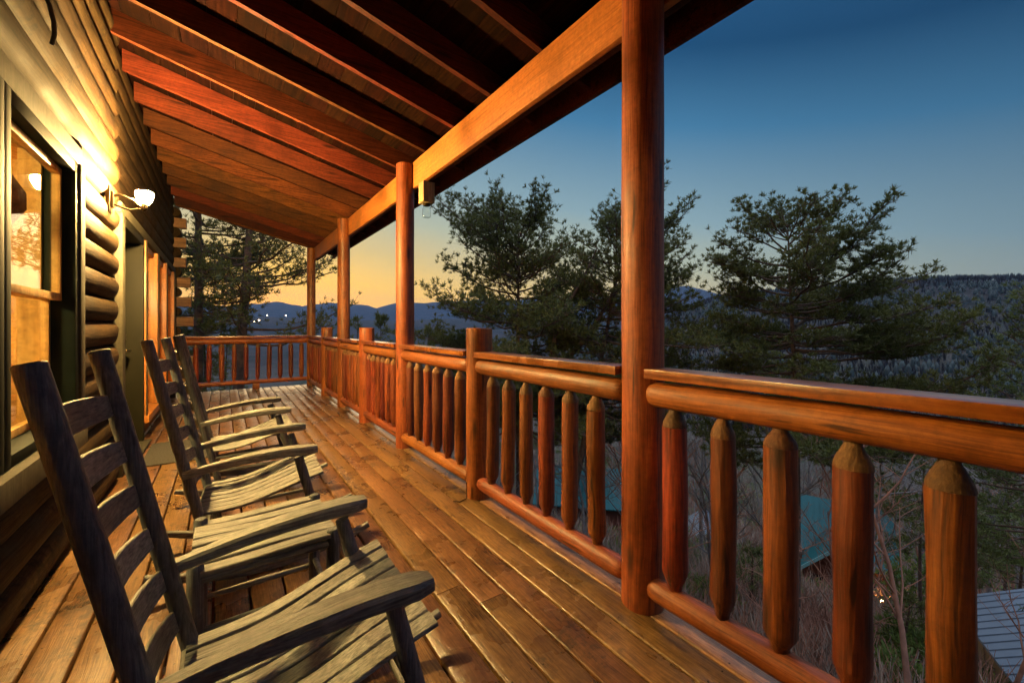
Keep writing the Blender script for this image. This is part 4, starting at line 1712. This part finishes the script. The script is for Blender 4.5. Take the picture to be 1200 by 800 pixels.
# ------------------------------------------------------------------ sky and sun
SUN_AZ = R(6.0)
SUN_EL = R(.3)
wd = bpy.data.worlds.new('World')
scene.world = wd
wd.use_nodes = True
nt = wd.node_tree
nt.nodes.clear()
wo = nt.nodes.new('ShaderNodeOutputWorld')
bg = nt.nodes.new('ShaderNodeBackground')
sky = nt.nodes.new('ShaderNodeTexSky')
sky.sky_type = 'NISHITA'
sky.sun_disc = False
sky.sun_elevation = SUN_EL
sky.sun_rotation = SUN_AZ
sky.altitude = 600
sky.ozone_density = 3.0


def wn(typ, op=None, *ins):
    n_ = nt.nodes.new(typ)
    if op:
        n_.operation = op
    for k_, v_ in enumerate(ins):
        if v_ is None:
            continue
        if isinstance(v_, (int, float, tuple)):
            n_.inputs[k_].default_value = v_
        else:
            nt.links.new(v_, n_.inputs[k_])
    return n_


# dusk dome: colour by height above the horizon and by distance round from the afterglow
wtc = nt.nodes.new('ShaderNodeTexCoord')
sep = wn('ShaderNodeSeparateXYZ', None, wtc.outputs['Generated'])
elv = wn('ShaderNodeMath', 'MULTIPLY', wn('ShaderNodeMath', 'ARCSINE', wn('ShaderNodeMath', 'MAXIMUM', sep.outputs['Z'], 0.0).outputs[0]).outputs[0], 57.2958)
hv_ = wn('ShaderNodeCombineXYZ', None, sep.outputs['X'], sep.outputs['Y'])
hn = wn('ShaderNodeVectorMath', 'NORMALIZE', hv_.outputs[0])
dt = wn('ShaderNodeVectorMath', 'DOT_PRODUCT', hn.outputs[0], (math.sin(SUN_AZ), math.cos(SUN_AZ), 0))
cl = wn('ShaderNodeMath', 'MINIMUM', wn('ShaderNodeMath', 'MAXIMUM', dt.outputs['Value'], -1.0).outputs[0], 1.0)
dz_ = wn('ShaderNodeMath', 'MULTIPLY', wn('ShaderNodeMath', 'ARCCOSINE', cl.outputs[0]).outputs[0], 57.2958)
tt = wn('ShaderNodeMath', 'ADD', elv.outputs[0], wn('ShaderNodeMath', 'MULTIPLY', dz_.outputs[0], .17).outputs[0])
tn_ = wn('ShaderNodeMath', 'DIVIDE', tt.outputs[0], 100.0)
rmp = wn('ShaderNodeValToRGB', None, tn_.outputs[0])
stops = [(.03, (1.75, .80, .0)), (.07, (1.40, .78, .02)), (.115, (.88, .63, .17)), (.165, (.52, .54, .34)), (.22, (.28, .41, .43)), (.33, (.056, .20, .35)), (.41, (.006, .062, .15)), (.50, (.02, .10, .23)), (.66, (1.8, 2.15, 2.75)), (.98, (2.3, 2.7, 3.4))]  # last stops: unseen overhead sky, brightened well past dusk as added fill light
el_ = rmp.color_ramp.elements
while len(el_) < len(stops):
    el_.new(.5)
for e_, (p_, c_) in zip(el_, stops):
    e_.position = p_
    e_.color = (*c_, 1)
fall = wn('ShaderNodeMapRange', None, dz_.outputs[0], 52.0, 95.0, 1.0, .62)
mulc = nt.nodes.new('ShaderNodeVectorMath')
mulc.operation = 'SCALE'
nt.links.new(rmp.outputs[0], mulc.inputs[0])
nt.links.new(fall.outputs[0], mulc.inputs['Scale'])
mxw = nt.nodes.new('ShaderNodeMix')
mxw.data_type = 'RGBA'
mxw.inputs['Factor'].default_value = .06
nt.links.new(mulc.outputs[0], mxw.inputs['A'])
nt.links.new(sky.outputs[0], mxw.inputs['B'])
bg.inputs['Strength'].default_value = 1.0
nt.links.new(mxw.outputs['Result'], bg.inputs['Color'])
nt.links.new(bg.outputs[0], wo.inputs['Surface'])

sl_ = bpy.data.lights.new('sun', 'SUN')
sl_.energy = .45
sl_.angle = R(25)
sl_.color = (1, .72, .42)
so = bpy.data.objects.new('sun', sl_)
col.objects.link(so)
d = Vector((math.sin(SUN_AZ) * math.cos(R(7)), math.cos(SUN_AZ) * math.cos(R(7)), math.sin(R(7))))
so.rotation_euler = d.to_track_quat('Z', 'Y').to_euler()
so.location = (0, 0, 30)

# ------------------------------------------------------------------ camera, render
cam = bpy.data.cameras.new('camera')
cam.sensor_width = 36
cam.lens = 36 * F_PX / 1200
cam.shift_y = -(400 - YH) / 1200
cam.clip_start = .02
cam.clip_end = 60000
co = bpy.data.objects.new('camera', cam)
col.objects.link(co)
co.location = (0, 0, HC)
co.rotation_euler = (R(90), 0, -YAW)
scene.camera = co

scene.render.engine = 'CYCLES'
cy = scene.cycles
cy.use_denoising = True
try:
    cy.denoiser = 'OPENIMAGEDENOISE'
    cy.denoising_input_passes = 'RGB_ALBEDO_NORMAL'
except Exception:
    pass
cy.use_adaptive_sampling = True
cy.adaptive_threshold = .015
cy.max_bounces = 7
cy.diffuse_bounces = 4
cy.glossy_bounces = 3
cy.transmission_bounces = 4
cy.transparent_max_bounces = 12
cy.volume_bounces = 0
cy.sample_clamp_indirect = 6
vs_ = scene.view_settings
vs_.view_transform = 'Standard'
vs_.look = 'None'
vs_.exposure = 0
vs_.gamma = 1
vs_.use_curve_mapping = False
